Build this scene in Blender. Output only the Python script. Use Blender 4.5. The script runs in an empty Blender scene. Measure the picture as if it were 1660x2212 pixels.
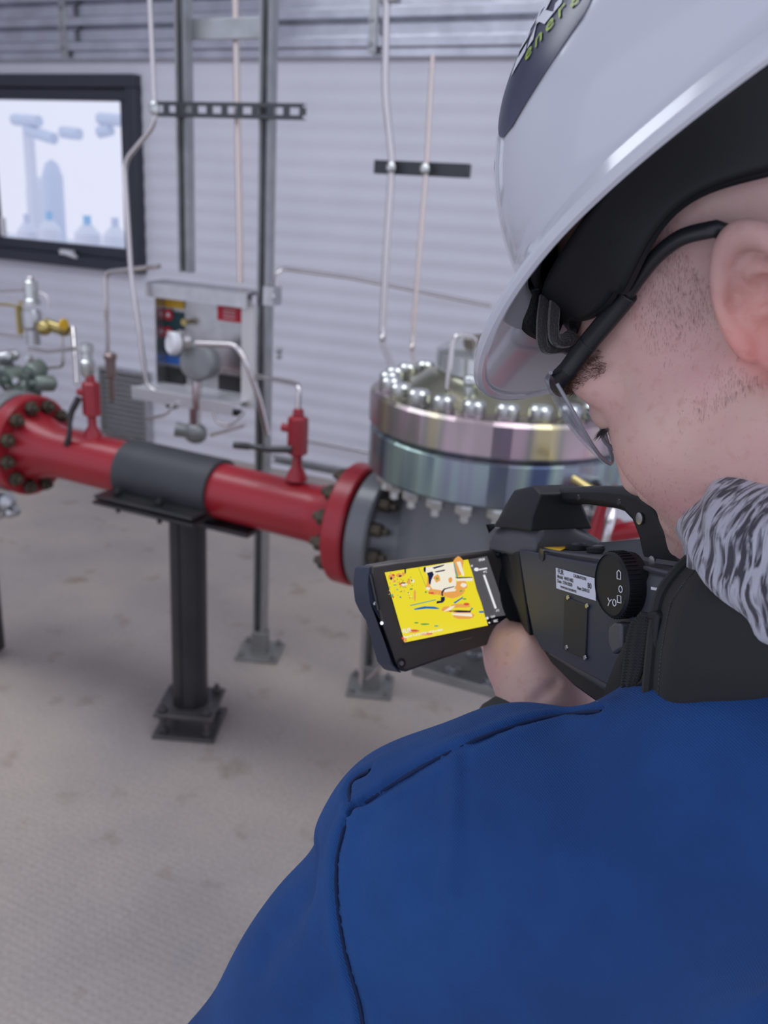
import bpy, math, random
import numpy as np
from mathutils import Vector, Matrix
random.seed(7); np.random.seed(7)
PI = math.pi
SC = bpy.context.scene
COL = SC.collection

# ---------------------------------------------------------------- camera
FPX, CX, CY = 1900.0, 830.0, 1106.0            # focal length and centre for the 1660 x 2212 frame
CAM = np.array([0.0, 0.0, 1.65])
def _rx(a): c, s = math.cos(a), math.sin(a); return np.array([[1, 0, 0], [0, c, -s], [0, s, c]])
def _rz(a): c, s = math.cos(a), math.sin(a); return np.array([[c, -s, 0], [s, c, 0], [0, 0, 1]])
RC = _rz(math.radians(24)) @ _rx(math.radians(90 - 19.3)) @ _rz(math.radians(3.6))
cd = bpy.data.cameras.new('camera'); cam = bpy.data.objects.new('camera', cd); COL.objects.link(cam)
cd.sensor_fit = 'VERTICAL'; cd.sensor_height = 24.0; cd.lens = FPX / 2212 * 24.0
cd.clip_start = 0.02; cd.clip_end = 200
cam.location = CAM; cam.rotation_euler = Matrix(RC.tolist()).to_euler()
cd.dof.use_dof = True; cd.dof.focus_distance = 0.47; cd.dof.aperture_fstop = 6.8
SC.camera = cam

# ---------------------------------------------------------------- light and exposure
SC.view_settings.view_transform = 'Standard'; SC.view_settings.look = 'None'
SC.view_settings.gamma = 1.0; SC.view_settings.exposure = 0.0
SC.view_settings.use_curve_mapping = False
SC.cycles.use_denoising = True
SC.cycles.max_bounces = 8; SC.cycles.glossy_bounces = 4; SC.cycles.transparent_max_bounces = 12
SC.cycles.sample_clamp_indirect = 6.0
W = bpy.data.worlds.new('world'); SC.world = W; W.use_nodes = True
nt = W.node_tree; bg = nt.nodes['Background']
tc = nt.nodes.new('ShaderNodeTexCoord'); sx = nt.nodes.new('ShaderNodeSeparateXYZ'); rp = nt.nodes.new('ShaderNodeValToRGB')
nt.links.new(tc.outputs['Generated'], sx.inputs[0]); nt.links.new(sx.outputs['Z'], rp.inputs[0])
rp.color_ramp.elements[0].position = 0.0; rp.color_ramp.elements[0].color = (0.76, 0.78, 0.94, 1)
rp.color_ramp.elements[1].position = 0.55; rp.color_ramp.elements[1].color = (0.72, 0.80, 1.0, 1)
nt.links.new(rp.outputs[0], bg.inputs[0]); bg.inputs[1].default_value = 1.06

def area(name, loc, target, size, size_y, power, color):
    l = bpy.data.lights.new(name, 'AREA'); l.shape = 'RECTANGLE'; l.size = size; l.size_y = size_y; l.energy = power; l.color = color
    o = bpy.data.objects.new(name, l); COL.objects.link(o); o.location = loc
    o.rotation_euler = (Vector(target) - Vector(loc)).to_track_quat('-Z', 'Y').to_euler()
    return o
area('skylight', (-3.0, 1.6, 3.85), (-3.0, 1.6, 0), 3.2, 1.0, 46, (0.90, 0.94, 1.0))
area('skylight', (0.6, 1.6, 3.85), (0.6, 1.6, 0), 2.4, 1.0, 30, (0.92, 0.95, 1.0))

# ---------------------------------------------------------------- pixel -> point on a world plane (or at a distance)
def ray(px, py): return RC @ np.array([(px - CX) / FPX, -(py - CY) / FPX, -1.0])
def PX(px, py, x=None, y=None, z=None, d=None):
    r = ray(px, py)
    if d is not None: return CAM + r * d
    if y is not None: return CAM + r * (y - CAM[1]) / r[1]
    if z is not None: return CAM + r * (z - CAM[2]) / r[2]
    return CAM + r * (x - CAM[0]) / r[0]
def nrm(v): v = np.array(v, float); return v / (np.linalg.norm(v) + 1e-12)
def frame(axis, hint=(0, 0, 1)):
    a = nrm(axis); h = np.array(hint, float)
    if abs(a @ nrm(h)) > 0.98: h = np.array([1.0, 0, 0])
    u = nrm(np.cross(h, a)); v = np.cross(a, u); return u, v, a

# ---------------------------------------------------------------- materials
def mat(name, color, rough=0.5, metal=0.0, noise=None, bump=None, spec=None, coat=None, emit=None, trans=None, sss=None, sheen=None, ior=None, alpha=None):
    """noise=(scale, colour2, amount); bump=(scale, strength, distance[, stretch])"""
    m = bpy.data.materials.new(name); m.use_nodes = True; N = m.node_tree.nodes; L = m.node_tree.links; b = N['Principled BSDF']
    b.inputs['Base Color'].default_value = (*color, 1); b.inputs['Roughness'].default_value = rough; b.inputs['Metallic'].default_value = metal
    if spec is not None: b.inputs['Specular IOR Level'].default_value = spec
    if coat is not None: b.inputs['Coat Weight'].default_value = coat; b.inputs['Coat Roughness'].default_value = 0.06
    if emit: b.inputs['Emission Color'].default_value = (*emit[0], 1); b.inputs['Emission Strength'].default_value = emit[1]
    if trans: b.inputs['Transmission Weight'].default_value = trans
    if ior: b.inputs['IOR'].default_value = ior
    if sss: b.inputs['Subsurface Weight'].default_value = sss[0]; b.inputs['Subsurface Radius'].default_value = sss[1]; b.inputs['Subsurface Scale'].default_value = sss[2]
    if sheen: b.inputs['Sheen Weight'].default_value = sheen
    t = N.new('ShaderNodeTexCoord')
    if noise:
        n = N.new('ShaderNodeTexNoise'); n.inputs['Scale'].default_value = noise[0]; n.inputs['Detail'].default_value = 5
        L.new(t.outputs['Object'], n.inputs['Vector'])
        r = N.new('ShaderNodeValToRGB'); r.color_ramp.elements[0].position = 0.5 - noise[2] / 2; r.color_ramp.elements[1].position = 0.5 + noise[2] / 2
        r.color_ramp.elements[0].color = (*color, 1); r.color_ramp.elements[1].color = (*noise[1], 1)
        L.new(n.outputs['Fac'], r.inputs[0]); L.new(r.outputs[0], b.inputs['Base Color'])
    if bump:
        n = N.new('ShaderNodeTexNoise'); n.inputs['Scale'].default_value = bump[0]; n.inputs['Detail'].default_value = 3
        if len(bump) > 3:
            mp = N.new('ShaderNodeMapping'); mp.inputs['Scale'].default_value = bump[3]; L.new(t.outputs['Object'], mp.inputs[0]); L.new(mp.outputs[0], n.inputs['Vector'])
        else: L.new(t.outputs['Object'], n.inputs['Vector'])
        bp = N.new('ShaderNodeBump'); bp.inputs['Strength'].default_value = bump[1]; bp.inputs['Distance'].default_value = bump[2]
        L.new(n.outputs['Fac'], bp.inputs['Height']); L.new(bp.outputs[0], b.inputs['Normal'])
    return m

# ---------------------------------------------------------------- mesh builder
class MB:
    def __init__(s): s.v = []; s.f = []; s.m = []
    def add(s, vs, fs, m=0):
        o = len(s.v); s.v += [tuple(map(float, p)) for p in vs]; s.f += [tuple(i + o for i in f) for f in fs]; s.m += [m] * len(fs); return s
    def box(s, c, size, R=None, m=0):
        c = np.array(c, float); h = np.array(size, float) / 2; R = np.eye(3) if R is None else np.array(R)
        vs = [c + R @ (h * np.array([a, b, d])) for a in (-1, 1) for b in (-1, 1) for d in (-1, 1)]
        return s.add(vs, [(0, 1, 3, 2), (4, 6, 7, 5), (0, 4, 5, 1), (2, 3, 7, 6), (0, 2, 6, 4), (1, 5, 7, 3)], m)
    def lathe(s, o, axis, prof, n=32, m=0, hint=(0, 0, 1), a0=0.0, a1=None):
        u, v, a = frame(axis, hint); o = np.array(o, float); full = a1 is None
        A = np.linspace(a0, a0 + 2 * PI, n, endpoint=False) if full else np.linspace(a0, a1, n)
        vs = [o + a * h + r * (u * math.cos(t) + v * math.sin(t)) for r, h in prof for t in A]; fs = []
        for i in range(len(prof) - 1):
            for j in range(n if full else n - 1):
                k = (j + 1) % n; fs.append((i * n + j, i * n + k, (i + 1) * n + k, (i + 1) * n + j))
        if full:
            if prof[0][0] > 1e-6: fs.append(tuple(range(n))[::-1])
            if prof[-1][0] > 1e-6: fs.append(tuple((len(prof) - 1) * n + j for j in range(n)))
        return s.add(vs, fs, m)
    def cyl(s, p0, p1, r0, r1=None, n=20, m=0):
        p0 = np.array(p0, float); p1 = np.array(p1, float); r1 = r0 if r1 is None else r1
        return s.lathe(p0, p1 - p0, [(r0, 0), (r1, np.linalg.norm(p1 - p0))], n, m)
    def tube(s, path, r, n=10, m=0, closed=False, flat=None):
        P = [np.array(p, float) for p in path]; K = len(P); rs = r if hasattr(r, '__len__') else [r] * K
        T = [nrm((P[(i + 1) % K] if closed else P[min(i + 1, K - 1)]) - (P[i - 1] if closed else P[max(i - 1, 0)])) for i in range(K)]
        u, v, _ = frame(T[0]); vs = []; fs = []
        for i in range(K):
            u = nrm(u - T[i] * (u @ T[i])); v = np.cross(T[i], u)
            ku, kv = (1, 1) if flat is None else flat
            for j in range(n):
                t = 2 * PI * j / n; vs.append(P[i] + rs[i] * (ku * u * math.cos(t) + kv * v * math.sin(t)))
        for i in range(K if closed else K - 1):
            for j in range(n):
                k = (j + 1) % n; a = i * n; b = ((i + 1) % K) * n; fs.append((a + j, a + k, b + k, b + j))
        if not closed: fs.append(tuple(range(n))[::-1]); fs.append(tuple((K - 1) * n + j for j in range(n)))
        return s.add(vs, fs, m)
    def prism(s, poly, vec, m=0):
        P = [np.array(p, float) for p in poly]; n = len(P); vec = np.array(vec, float)
        fs = [tuple(range(n))[::-1], tuple(range(n, 2 * n))] + [(i, (i + 1) % n, n + (i + 1) % n, n + i) for i in range(n)]
        return s.add(P + [p + vec for p in P], fs, m)
    def face(s, poly, m=0): return s.add(poly, [tuple(range(len(poly)))], m)
    def sphere(s, c, r, sc=(1, 1, 1), R=None, n=20, k=12, m=0):
        c = np.array(c, float); R = np.eye(3) if R is None else np.array(R); vs = []; fs = []
        for i in range(1, k):
            for j in range(n):
                th = PI * i / k; ph = 2 * PI * j / n
                vs.append(c + R @ (r * np.array([sc[0] * math.sin(th) * math.cos(ph), sc[1] * math.sin(th) * math.sin(ph), sc[2] * math.cos(th)])))
        vs.append(c + R @ np.array([0, 0, r * sc[2]])); vs.append(c - R @ np.array([0, 0, r * sc[2]])); t = (k - 1) * n
        for i in range(k - 2):
            for j in range(n): q = (j + 1) % n; fs.append((i * n + j, (i + 1) * n + j, (i + 1) * n + q, i * n + q))
        for j in range(n): q = (j + 1) % n; fs.append((t, j, q)); fs.append((t + 1, (k - 2) * n + q, (k - 2) * n + j))
        return s.add(vs, fs, m)
    def nut(s, p, axis, r, h, m=0, stud=0.0):
        p = np.array(p, float); a = nrm(axis); s.lathe(p, a, [(r * .92, 0), (r, h * .12), (r, h * .85), (r * .86, h)], 6, m)
        if stud: s.lathe(p + a * h * .9, a, [(r * .5, 0), (r * .5, stud), (r * .4, stud + r * .12)], 10, m)
        return s
    def build(s, name, mats, parent=None, label=None, bevel=0.0, smooth=35, sub=0, kind=None):
        me = bpy.data.meshes.new(name); me.from_pydata(s.v, [], s.f)
        for mt in (mats if isinstance(mats, (list, tuple)) else [mats]): me.materials.append(mt)
        me.polygons.foreach_set('material_index', s.m)
        me.update()
        if smooth:
            me.polygons.foreach_set('use_smooth', [True] * len(me.polygons))
            me.set_sharp_from_angle(angle=math.radians(smooth))
        o = bpy.data.objects.new(name, me); COL.objects.link(o)
        if bevel:
            b = o.modifiers.new('bevel', 'BEVEL'); b.width = bevel; b.segments = 2; b.limit_method = 'ANGLE'; b.angle_limit = math.radians(40); b.harden_normals = False
        if sub: q = o.modifiers.new('sub', 'SUBSURF'); q.levels = sub; q.render_levels = sub
        if parent is not None: adopt(o, parent)
        if label: o['label'] = label
        if kind: o['kind'] = kind
        return o
WM = {}
def adopt(o, parent):
    M = WM.get(parent.name)
    if M is None: M = Matrix.Identity(4)
    o.parent = parent; o.matrix_parent_inverse = M.inverted(); WM[o.name] = M if False else Matrix.Identity(4)
def tag(o, label, cat, group=None):
    o['label'] = label; o['category'] = cat
    if group: o['group'] = group
    return o
def thing(name, label, cat, loc, group=None):
    o = bpy.data.objects.new(name, None); COL.objects.link(o); o.location = tuple(map(float, loc)); o.empty_display_size = 0.05
    WM[o.name] = Matrix.Translation(Vector(tuple(map(float, loc)))); return tag(o, label, cat, group)
def structure(o): o['kind'] = 'structure'; return o
def fillet(pts, rad, n=6):
    P = [np.array(p, float) for p in pts]; out = [P[0]]
    for i in range(1, len(P) - 1):
        a, b, c = P[i - 1], P[i], P[i + 1]; r = min(rad, np.linalg.norm(a - b) * .45, np.linalg.norm(c - b) * .45)
        p, q = b + nrm(a - b) * r, b + nrm(c - b) * r
        for k in range(n + 1):
            t = k / n; out.append((1 - t) ** 2 * p + 2 * t * (1 - t) * b + t * t * q)
    out.append(P[-1]); return out
def spline(pts, n=8):
    P = [np.array(p, float) for p in pts]; P = [2 * P[0] - P[1]] + P + [2 * P[-1] - P[-2]]; out = []
    for i in range(1, len(P) - 2):
        for k in range(n):
            t = k / n; a, b, c, d = P[i - 1:i + 3]
            out.append(.5 * (2 * b + (c - a) * t + (2 * a - 5 * b + 4 * c - d) * t * t + (3 * b - a - 3 * c + d) * t ** 3))
    out.append(P[-2]); return out
def text_mesh(body, size, mapf, extrude=None, align='LEFT', bold=0.0):
    """built-in font outline -> triangles, each vertex placed by mapf(x, y)"""
    cu = bpy.data.curves.new('lettering', 'FONT'); cu.body = body; cu.size = size; cu.align_x = align; cu.offset = bold; cu.resolution_u = 3
    o = bpy.data.objects.new('lettering', cu); COL.objects.link(o)
    me = o.to_mesh(); vs = [mapf(v.co.x, v.co.y) for v in me.vertices]; fs = [tuple(p.vertices) for p in me.polygons]
    o.to_mesh_clear(); bpy.data.objects.remove(o); bpy.data.curves.remove(cu); return vs, fs
# ================================================================ materials
M_wall = mat('white_wall_sheet', (0.75, 0.745, 0.81), 0.42, noise=(3, (0.69, 0.69, 0.75), .5))
M_galv = mat('galvanised_sheet', (0.62, 0.63, 0.68), 0.22, 0.9, noise=(7, (0.44, 0.45, 0.49), .5), bump=(14, .25, .004, (.4, 1, 1)))
M_steel = mat('brushed_steel', (0.55, 0.55, 0.56), 0.3, 0.9, noise=(25, (0.42, 0.42, 0.43), .5))
M_strut = mat('strut_zinc', (0.46, 0.47, 0.47), 0.34, 0.8, noise=(18, (0.34, 0.35, 0.35), .5))
M_tube = mat('stainless_tube', (0.68, 0.64, 0.63), 0.22, 0.95)
M_tubew = mat('warm_tube', (0.74, 0.64, 0.58), 0.22, 0.95)
M_inst = mat('instrument_grey', (0.30, 0.31, 0.31), 0.4, 0.4, noise=(20, (0.22, 0.23, 0.23), .5))
M_brass = mat('brass', (0.50, 0.40, 0.16), 0.3, 0.9)
M_dark = mat('black_paint', (0.018, 0.018, 0.020), 0.32, noise=(12, (0.03, 0.028, 0.028), .4))
M_rust = mat('dark_stud', (0.045, 0.036, 0.026), 0.6, 0.3, noise=(60, (0.10, 0.08, 0.05), .4))
M_frame = mat('window_frame_dark', (0.030, 0.034, 0.050), 0.4)
M_red = mat('red_paint', (0.38, 0.010, 0.020), 0.36, noise=(4, (0.27, 0.013, 0.022), .6), coat=.12)
M_grey = mat('grey_paint', (0.17, 0.18, 0.19), 0.33, noise=(6, (0.13, 0.135, 0.145), .5), coat=.2)
M_rubber = mat('rubber_wrap', (0.035, 0.037, 0.042), 0.55, noise=(10, (0.05, 0.052, 0.058), .5))
M_white = mat('white_plastic', (0.75, 0.75, 0.77), 0.35)
M_green = mat('green_grey_paint', (0.13, 0.17, 0.14), 0.35, 0.3, noise=(14, (0.22, 0.26, 0.22), .5))
M_plate = mat('dull_galvanised', (0.30, 0.295, 0.28), 0.5, 0.55, noise=(15, (0.22, 0.215, 0.20), .5))
M_basepl = mat('base_steel', (0.085, 0.078, 0.078), 0.42, 0.5, noise=(20, (0.13, 0.12, 0.12), .5))
M_ystick = mat('yellow_sticker', (0.72, 0.42, 0.02), 0.5)
M_rstick = mat('red_sticker', (0.60, 0.01, 0.03), 0.5)
M_bstick = mat('blue_sticker', (0.03, 0.12, 0.42), 0.5)
M_tstick = mat('dark_teal_sticker', (0.01, 0.05, 0.06), 0.5)
M_glass = mat('window_glass', (1, 1, 1), 0.0, trans=1.0, ior=1.45)

def zinc_mat(name, c1, c2, c3, c4, scale):
    m = mat(name, c1, 0.24, 0.88); N = m.node_tree.nodes; L = m.node_tree.links; b = N['Principled BSDF']
    t = N.new('ShaderNodeTexCoord'); mp = N.new('ShaderNodeMapping'); mp.inputs['Scale'].default_value = (1, 1, 0.15)
    n = N.new('ShaderNodeTexNoise'); n.inputs['Scale'].default_value = scale; n.inputs['Detail'].default_value = 1.5
    r = N.new('ShaderNodeValToRGB'); L.new(t.outputs['Object'], mp.inputs[0]); L.new(mp.outputs[0], n.inputs['Vector']); L.new(n.outputs['Fac'], r.inputs[0]); L.new(r.outputs[0], b.inputs['Base Color'])
    e = r.color_ramp.elements; e[0].position = .28; e[0].color = (*c1, 1); e[1].position = .75; e[1].color = (*c4, 1)
    x = e.new(.45); x.color = (*c2, 1); x = e.new(.58); x.color = (*c3, 1)
    return m
M_zinc1 = zinc_mat('yellow_zinc_upper', (0.46, 0.40, 0.24), (0.28, 0.255, 0.24), (0.50, 0.37, 0.42), (0.58, 0.53, 0.42), 11)
M_zinc2 = zinc_mat('yellow_zinc_lower', (0.08, 0.11, 0.20), (0.32, 0.42, 0.38), (0.24, 0.27, 0.33), (0.46, 0.50, 0.38), 11)
M_zincc = zinc_mat('zinc_cone', (0.38, 0.36, 0.20), (0.42, 0.40, 0.28), (0.36, 0.36, 0.26), (0.44, 0.42, 0.32), 5)
M_bolt = mat('bright_bolt', (0.60, 0.62, 0.60), 0.25, 0.9)

# ================================================================ setting
YW, YP, YS = 4.674, 2.03, 2.556
# floor: concrete with stains and a fine raised pattern
M_floor = mat('concrete_floor', (0.42, 0.385, 0.36), 0.55)
N = M_floor.node_tree.nodes; L = M_floor.node_tree.links; b = N['Principled BSDF']; t = N.new('ShaderNodeTexCoord')
n1 = N.new('ShaderNodeTexNoise'); n1.inputs['Scale'].default_value = 1.1; n1.inputs['Detail'].default_value = 6
r1 = N.new('ShaderNodeValToRGB'); r1.color_ramp.elements[0].position = .33; r1.color_ramp.elements[0].color = (0.29, 0.258, 0.245, 1)
r1.color_ramp.elements[1].position = .62; r1.color_ramp.elements[1].color = (0.455, 0.385, 0.33, 1)
n2 = N.new('ShaderNodeTexNoise'); n2.inputs['Scale'].default_value = 6.5; n2.inputs['Detail'].default_value = 4
r2 = N.new('ShaderNodeValToRGB'); r2.color_ramp.elements[0].position = .27; r2.color_ramp.elements[0].color = (0.62, 0.55, 0.45, 1)
r2.color_ramp.elements[1].position = .40; r2.color_ramp.elements[1].color = (1, 1, 1, 1)
mx = N.new('ShaderNodeMix'); mx.data_type = 'RGBA'; mx.blend_type = 'MULTIPLY'; mx.inputs[0].default_value = .75
n3 = N.new('ShaderNodeTexNoise'); n3.inputs['Scale'].default_value = 90; n3.inputs['Detail'].default_value = 2
mx2 = N.new('ShaderNodeMix'); mx2.data_type = 'RGBA'; mx2.blend_type = 'OVERLAY'; mx2.inputs[0].default_value = .25
for n in (n1, n2, n3): L.new(t.outputs['Object'], n.inputs['Vector'])
L.new(n1.outputs['Fac'], r1.inputs[0]); L.new(n2.outputs['Fac'], r2.inputs[0]); L.new(r1.outputs[0], mx.inputs[6]); L.new(r2.outputs[0], mx.inputs[7])
L.new(mx.outputs[2], mx2.inputs[6]); L.new(n3.outputs['Fac'], mx2.inputs[7]); L.new(mx2.outputs[2], b.inputs['Base Color'])
w1 = N.new('ShaderNodeTexWave'); w1.bands_direction = 'X'; w1.inputs['Scale'].default_value = 17; w1.inputs['Distortion'].default_value = 1.0
w2 = N.new('ShaderNodeTexWave'); w2.bands_direction = 'Y'; w2.inputs['Scale'].default_value = 17; w2.inputs['Distortion'].default_value = 1.0
ma = N.new('ShaderNodeMath'); ma.operation = 'MULTIPLY'; bp = N.new('ShaderNodeBump'); bp.inputs['Strength'].default_value = .3; bp.inputs['Distance'].default_value = .004
L.new(t.outputs['Object'], w1.inputs['Vector']); L.new(t.outputs['Object'], w2.inputs['Vector']); L.new(w1.outputs['Fac'], ma.inputs[0]); L.new(w2.outputs['Fac'], ma.inputs[1]); L.new(ma.outputs[0], bp.inputs['Height']); L.new(bp.outputs[0], b.inputs['Normal'])
structure(MB().box((-1.5, 1.6, -.05), (9, 6.4, .1)).build('floor', M_floor))

XL, XR = -6.0, 3.0
def corrug(x0, x1, z0, z1, period, depth, y, kind='sine', per=8):
    """a sheet with horizontal ribs, built as a solid profile swept along X"""
    prof = []; n = max(2, int(round((z1 - z0) / period * per)))
    if kind == 'sine':
        for i in range(n + 1):
            z = z0 + (z1 - z0) * i / n; prof.append((y - depth * (.5 + .5 * math.cos(2 * PI * z / period)), z))
    else:
        z = z0; k = 0
        while z < z1 - 1e-6:
            for fz, fy in ((0, 0), (.14, 1), (.46, 1), (.60, 0)):
                zz = z + fz * period
                if zz <= z1: prof.append((y - depth * fy, zz))
            z += period
        prof.append((y, z1))
    back = y + .05; m = len(prof); vs = [(x0, p[0], p[1]) for p in prof] + [(x1, p[0], p[1]) for p in prof] + [(x0, back, z0), (x0, back, z1), (x1, back, z0), (x1, back, z1)]
    fs = [(i, m + i, m + i + 1, i + 1) for i in range(m - 1)]
    fs += [tuple(range(m)) + (2 * m + 1, 2 * m), tuple(range(2 * m - 1, m - 1, -1)) + (2 * m + 2, 2 * m + 3), (2 * m, 2 * m + 1, 2 * m + 3, 2 * m + 2), (0, 2 * m, 2 * m + 2, m), (m - 1, 2 * m - 1, 2 * m + 3, 2 * m + 1)]
    return vs, fs
WX0, WX1, WZ0, WZ1 = -5.28, -3.86, 1.13, 2.29       # window opening
wl = MB()
for a in ((XL, WX0, 0, 2.40), (WX1, XR, 0, 2.40), (WX0, WX1, 0, WZ0), (WX0, WX1, WZ1, 2.40)): wl.add(*corrug(a[0], a[1], a[2], a[3], .098, .005, YW))
structure(wl.build('wall_back', M_wall, smooth=50))
up = MB().add(*corrug(XL, XR, 2.40, 3.97, .135, .060, YW - .015, 'trap'))
structure(up.build('wall_back_upper', M_galv, smooth=25))
tr = MB().box(((XL + XR) / 2, YW - .035, 2.395), (XR - XL, .03, .05)); structure(tr.build('trim_1', M_galv, bevel=.004))
for i, xx in enumerate((PX(157, 60, y=YW)[0], PX(822, 60, y=YW)[0])):
    q = MB().box((xx, YW - .078, 2.86), (.045, .02, .95))
    for k in range(9):
        q.nut((xx - .012, YW - .088, 2.43 + k * .11), (0, -1, 0), .013, .014)
    structure(q.build('trim_%d' % (i + 2), M_strut, bevel=.002))
structure(MB().box((XL - .05, 1.6, 2.0), (.1, 6.4, 4.0)).build('wall_left', M_wall))
ce = MB()
for a in ((XL, -4.6), (-1.4, -.6), (1.8, XR)): ce.box(((a[0] + a[1]) / 2, 1.6, 4.02), (a[1] - a[0], 6.4, .08))
for a in ((-4.6, -1.4), (-.6, 1.8)):
    for yy in ((-1.6, 1.1), (2.1, 4.8)): ce.box(((a[0] + a[1]) / 2, sum(yy) / 2, 4.02), (a[1] - a[0], yy[1] - yy[0], .08))
structure(ce.build('ceiling', M_wall))
# window
wf = MB(); yy = YW - .03
def ring(mb, x0, x1, z0, z1, w, y, dep, m=0, wt=None, wb=None):
    wt = wt or w; wb = wb or w
    mb.box(((x0 + x1) / 2, y, z1 - wt / 2), (x1 - x0, dep, wt), m=m); mb.box(((x0 + x1) / 2, y, z0 + wb / 2), (x1 - x0, dep, wb), m=m)
    mb.box((x0 + w / 2, y, (z0 + z1) / 2), (w, dep, z1 - z0 - wt - wb), m=m); mb.box((x1 - w / 2, y, (z0 + z1) / 2), (w, dep, z1 - z0 - wt - wb), m=m)
ring(wf, WX0, WX1, WZ0, WZ1, .075, YW + .0, .14)
win = structure(wf.build('window_1', M_frame, bevel=.006))
sf = MB(); ring(sf, WX0 + .075, WX1 - .075, WZ0 + .075, WZ1 - .075, .07, YW + .0, .07); sf.build('window_sash', M_frame, win, bevel=.006)
gl = MB().box(((WX0 + WX1) / 2, YW + .0, (WZ0 + WZ1) / 2), (WX1 - WX0 - .28, .006, WZ1 - WZ0 - .28)); gl.build('pane', M_glass, win)
h = PX(145, 545, y=YW - .08); hd = MB().box(h, (.10, .035, .03)).tube(fillet([h + (0, -.02, 0), h + (.0, -.04, 0), h + (.12, -.045, -.02)], .02), .011); hd.build('window_handle', M_white, win, bevel=.004)
h = PX(7, 490, y=YW - .06); MB().box(h, (.03, .03, .12)).build('window_latch', M_white, win, bevel=.004)

# outside, seen through the pane
M_out = mat('pale_ground', (0.75, 0.76, 0.80), 0.6)
structure(MB().box((-11, 14, -.1), (40, 18, .1)).build('yard', M_out))
def outside_pipe(name, lab, pts, r, m):
    o = MB().tube(fillet(pts, .3), r, 14).build(name, m); tag(o, lab, 'pipe'); return o
M_pale = mat('pale_blue_paint', (0.68, 0.73, 0.84), 0.5); M_pale2 = mat('pale_grey_paint', (0.80, 0.81, 0.86), 0.5)
yo = 9.0
def vessel(name, lab, px, ytop, ybot, r, m):
    a = PX(px, ytop, y=yo); b_ = PX(px, ybot, y=yo); t_ = thing(name, lab, 'tank', (b_[0], yo, 0))
    MB().lathe((b_[0], yo, .3), (0, 0, 1), [(r * .3, 0), (r, .15), (r, a[2] - .5), (r * .6, a[2] - .35), (.01, a[2] - .3)], 24).build('shell', m, t_)
    for k in range(3):
        an = k * 2 * PI / 3; MB().cyl((b_[0] + r * .7 * math.cos(an), yo + r * .7 * math.sin(an), -.05), (b_[0] + r * .7 * math.cos(an), yo + r * .7 * math.sin(an), .5), .05).build('leg', m, t_)
vessel('storage_tank', 'pale outdoor tank standing right of centre outside the window', 122, 345, 520, .13, M_pale)
yo = 9.6; vessel('storage_tank', 'pale shorter outdoor tank further back at the left of the window', 90, 380, 520, .16, M_pale2); yo = 9.0
a0, a1 = PX(30, 262, y=yo), PX(120, 300, y=yo)
gan = thing('pipe_rack', 'pale blue overhead pipe rack seen high outside the window', 'pipe rack', (a0[0], yo, 0))
for (u0, u1) in (((30, 258), (85, 262)), ((60, 282), (118, 300)), ((215, 256), (285, 262)), ((215, 286), (240, 280)), ((135, 285), (172, 290))):
    p, q = PX(*u0, y=yo), PX(*u1, y=yo); MB().tube([p, q], .07, 12).build('pipe', M_pale, gan)
for ux in (34, 280): p = PX(ux, 262, y=yo); MB().box((p[0], yo + .2, p[2] / 2), (.1, .1, p[2])).build('post', M_pale2, gan)
for k, (ux, uy, rr) in enumerate(((60, 500, .12), (108, 495, .13), (190, 505, .15), (250, 510, .14))):
    p = PX(ux, uy, y=yo - .8); t_ = thing('outdoor_valve', ['squat outdoor valve at the lower left of the pane', 'outdoor valve below the pale tanks', 'outdoor valve with blue cap right of the tanks', 'outdoor valve at the lower right of the pane'][k], 'valve', (p[0], yo - .8, 0))
    MB().lathe((p[0], yo - .8, 0), (0, 0, 1), [(rr * .5, -.05), (rr * .5, p[2] - .3), (rr, p[2] - .2), (rr, p[2]), (rr * .4, p[2] + .1)], 20).build('body', M_pale2, t_)
    MB().cyl((p[0], yo - .8, p[2] + .1), (p[0], yo - .8, p[2] + .2), rr * .3).build('cap', mat('light_blue_cap', (0.35, 0.62, 0.85), .4) if k in (1, 2) else M_pale, t_)

# ================================================================ red pipe spool on the left of the valve
PZ, PR = 0.85, 0.082
xL = PX(78, 965, y=YP)[0]; xR = PX(752, 1137, y=YP)[0]
zsag = PX(775, 1137, y=YP)[2]
A = np.array([xL, YP, .845]); B = np.array([xR, YP, .822]); AX = nrm(B - A)
sp = thing('pipe_spool', 'bright red flanged pipe running level from the left edge to the big valve', 'pipe', (-1.55, YP, PZ))
Lp = np.linalg.norm(B - A)
MB().lathe(A, AX, [(.112, 0.0), (.104, .025), (PR + .004, .085), (PR, .12), (PR, Lp - .11), (PR + .004, Lp - .08), (.112, Lp - .015), (.118, Lp)], 48).build('pipe', M_red, sp)
def flange(c, ax, r, th, name, m, parent): MB().lathe(np.array(c) - np.array(ax) * th / 2, ax, [(r - .006, 0), (r, .006), (r, th - .006), (r - .006, th)], 64).build(name, m, parent)
flange(A - AX * .025, AX, .162, .05, 'flange', M_red, sp); flange(B + AX * .03, AX, .168, .058, 'flange', M_red, sp)
for k in range(12):
    an = (k + .3) * PI / 6; u, v, _ = frame(AX); off = (u * math.cos(an) + v * math.sin(an)) * .132
    MB().nut(A + AX * .0 + off, AX, .022, .024, stud=.014).build('nut', M_rust, sp)
    MB().nut(B + off * 1.02, -AX, .022, .026, stud=.014).build('nut', M_rust, sp)
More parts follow.
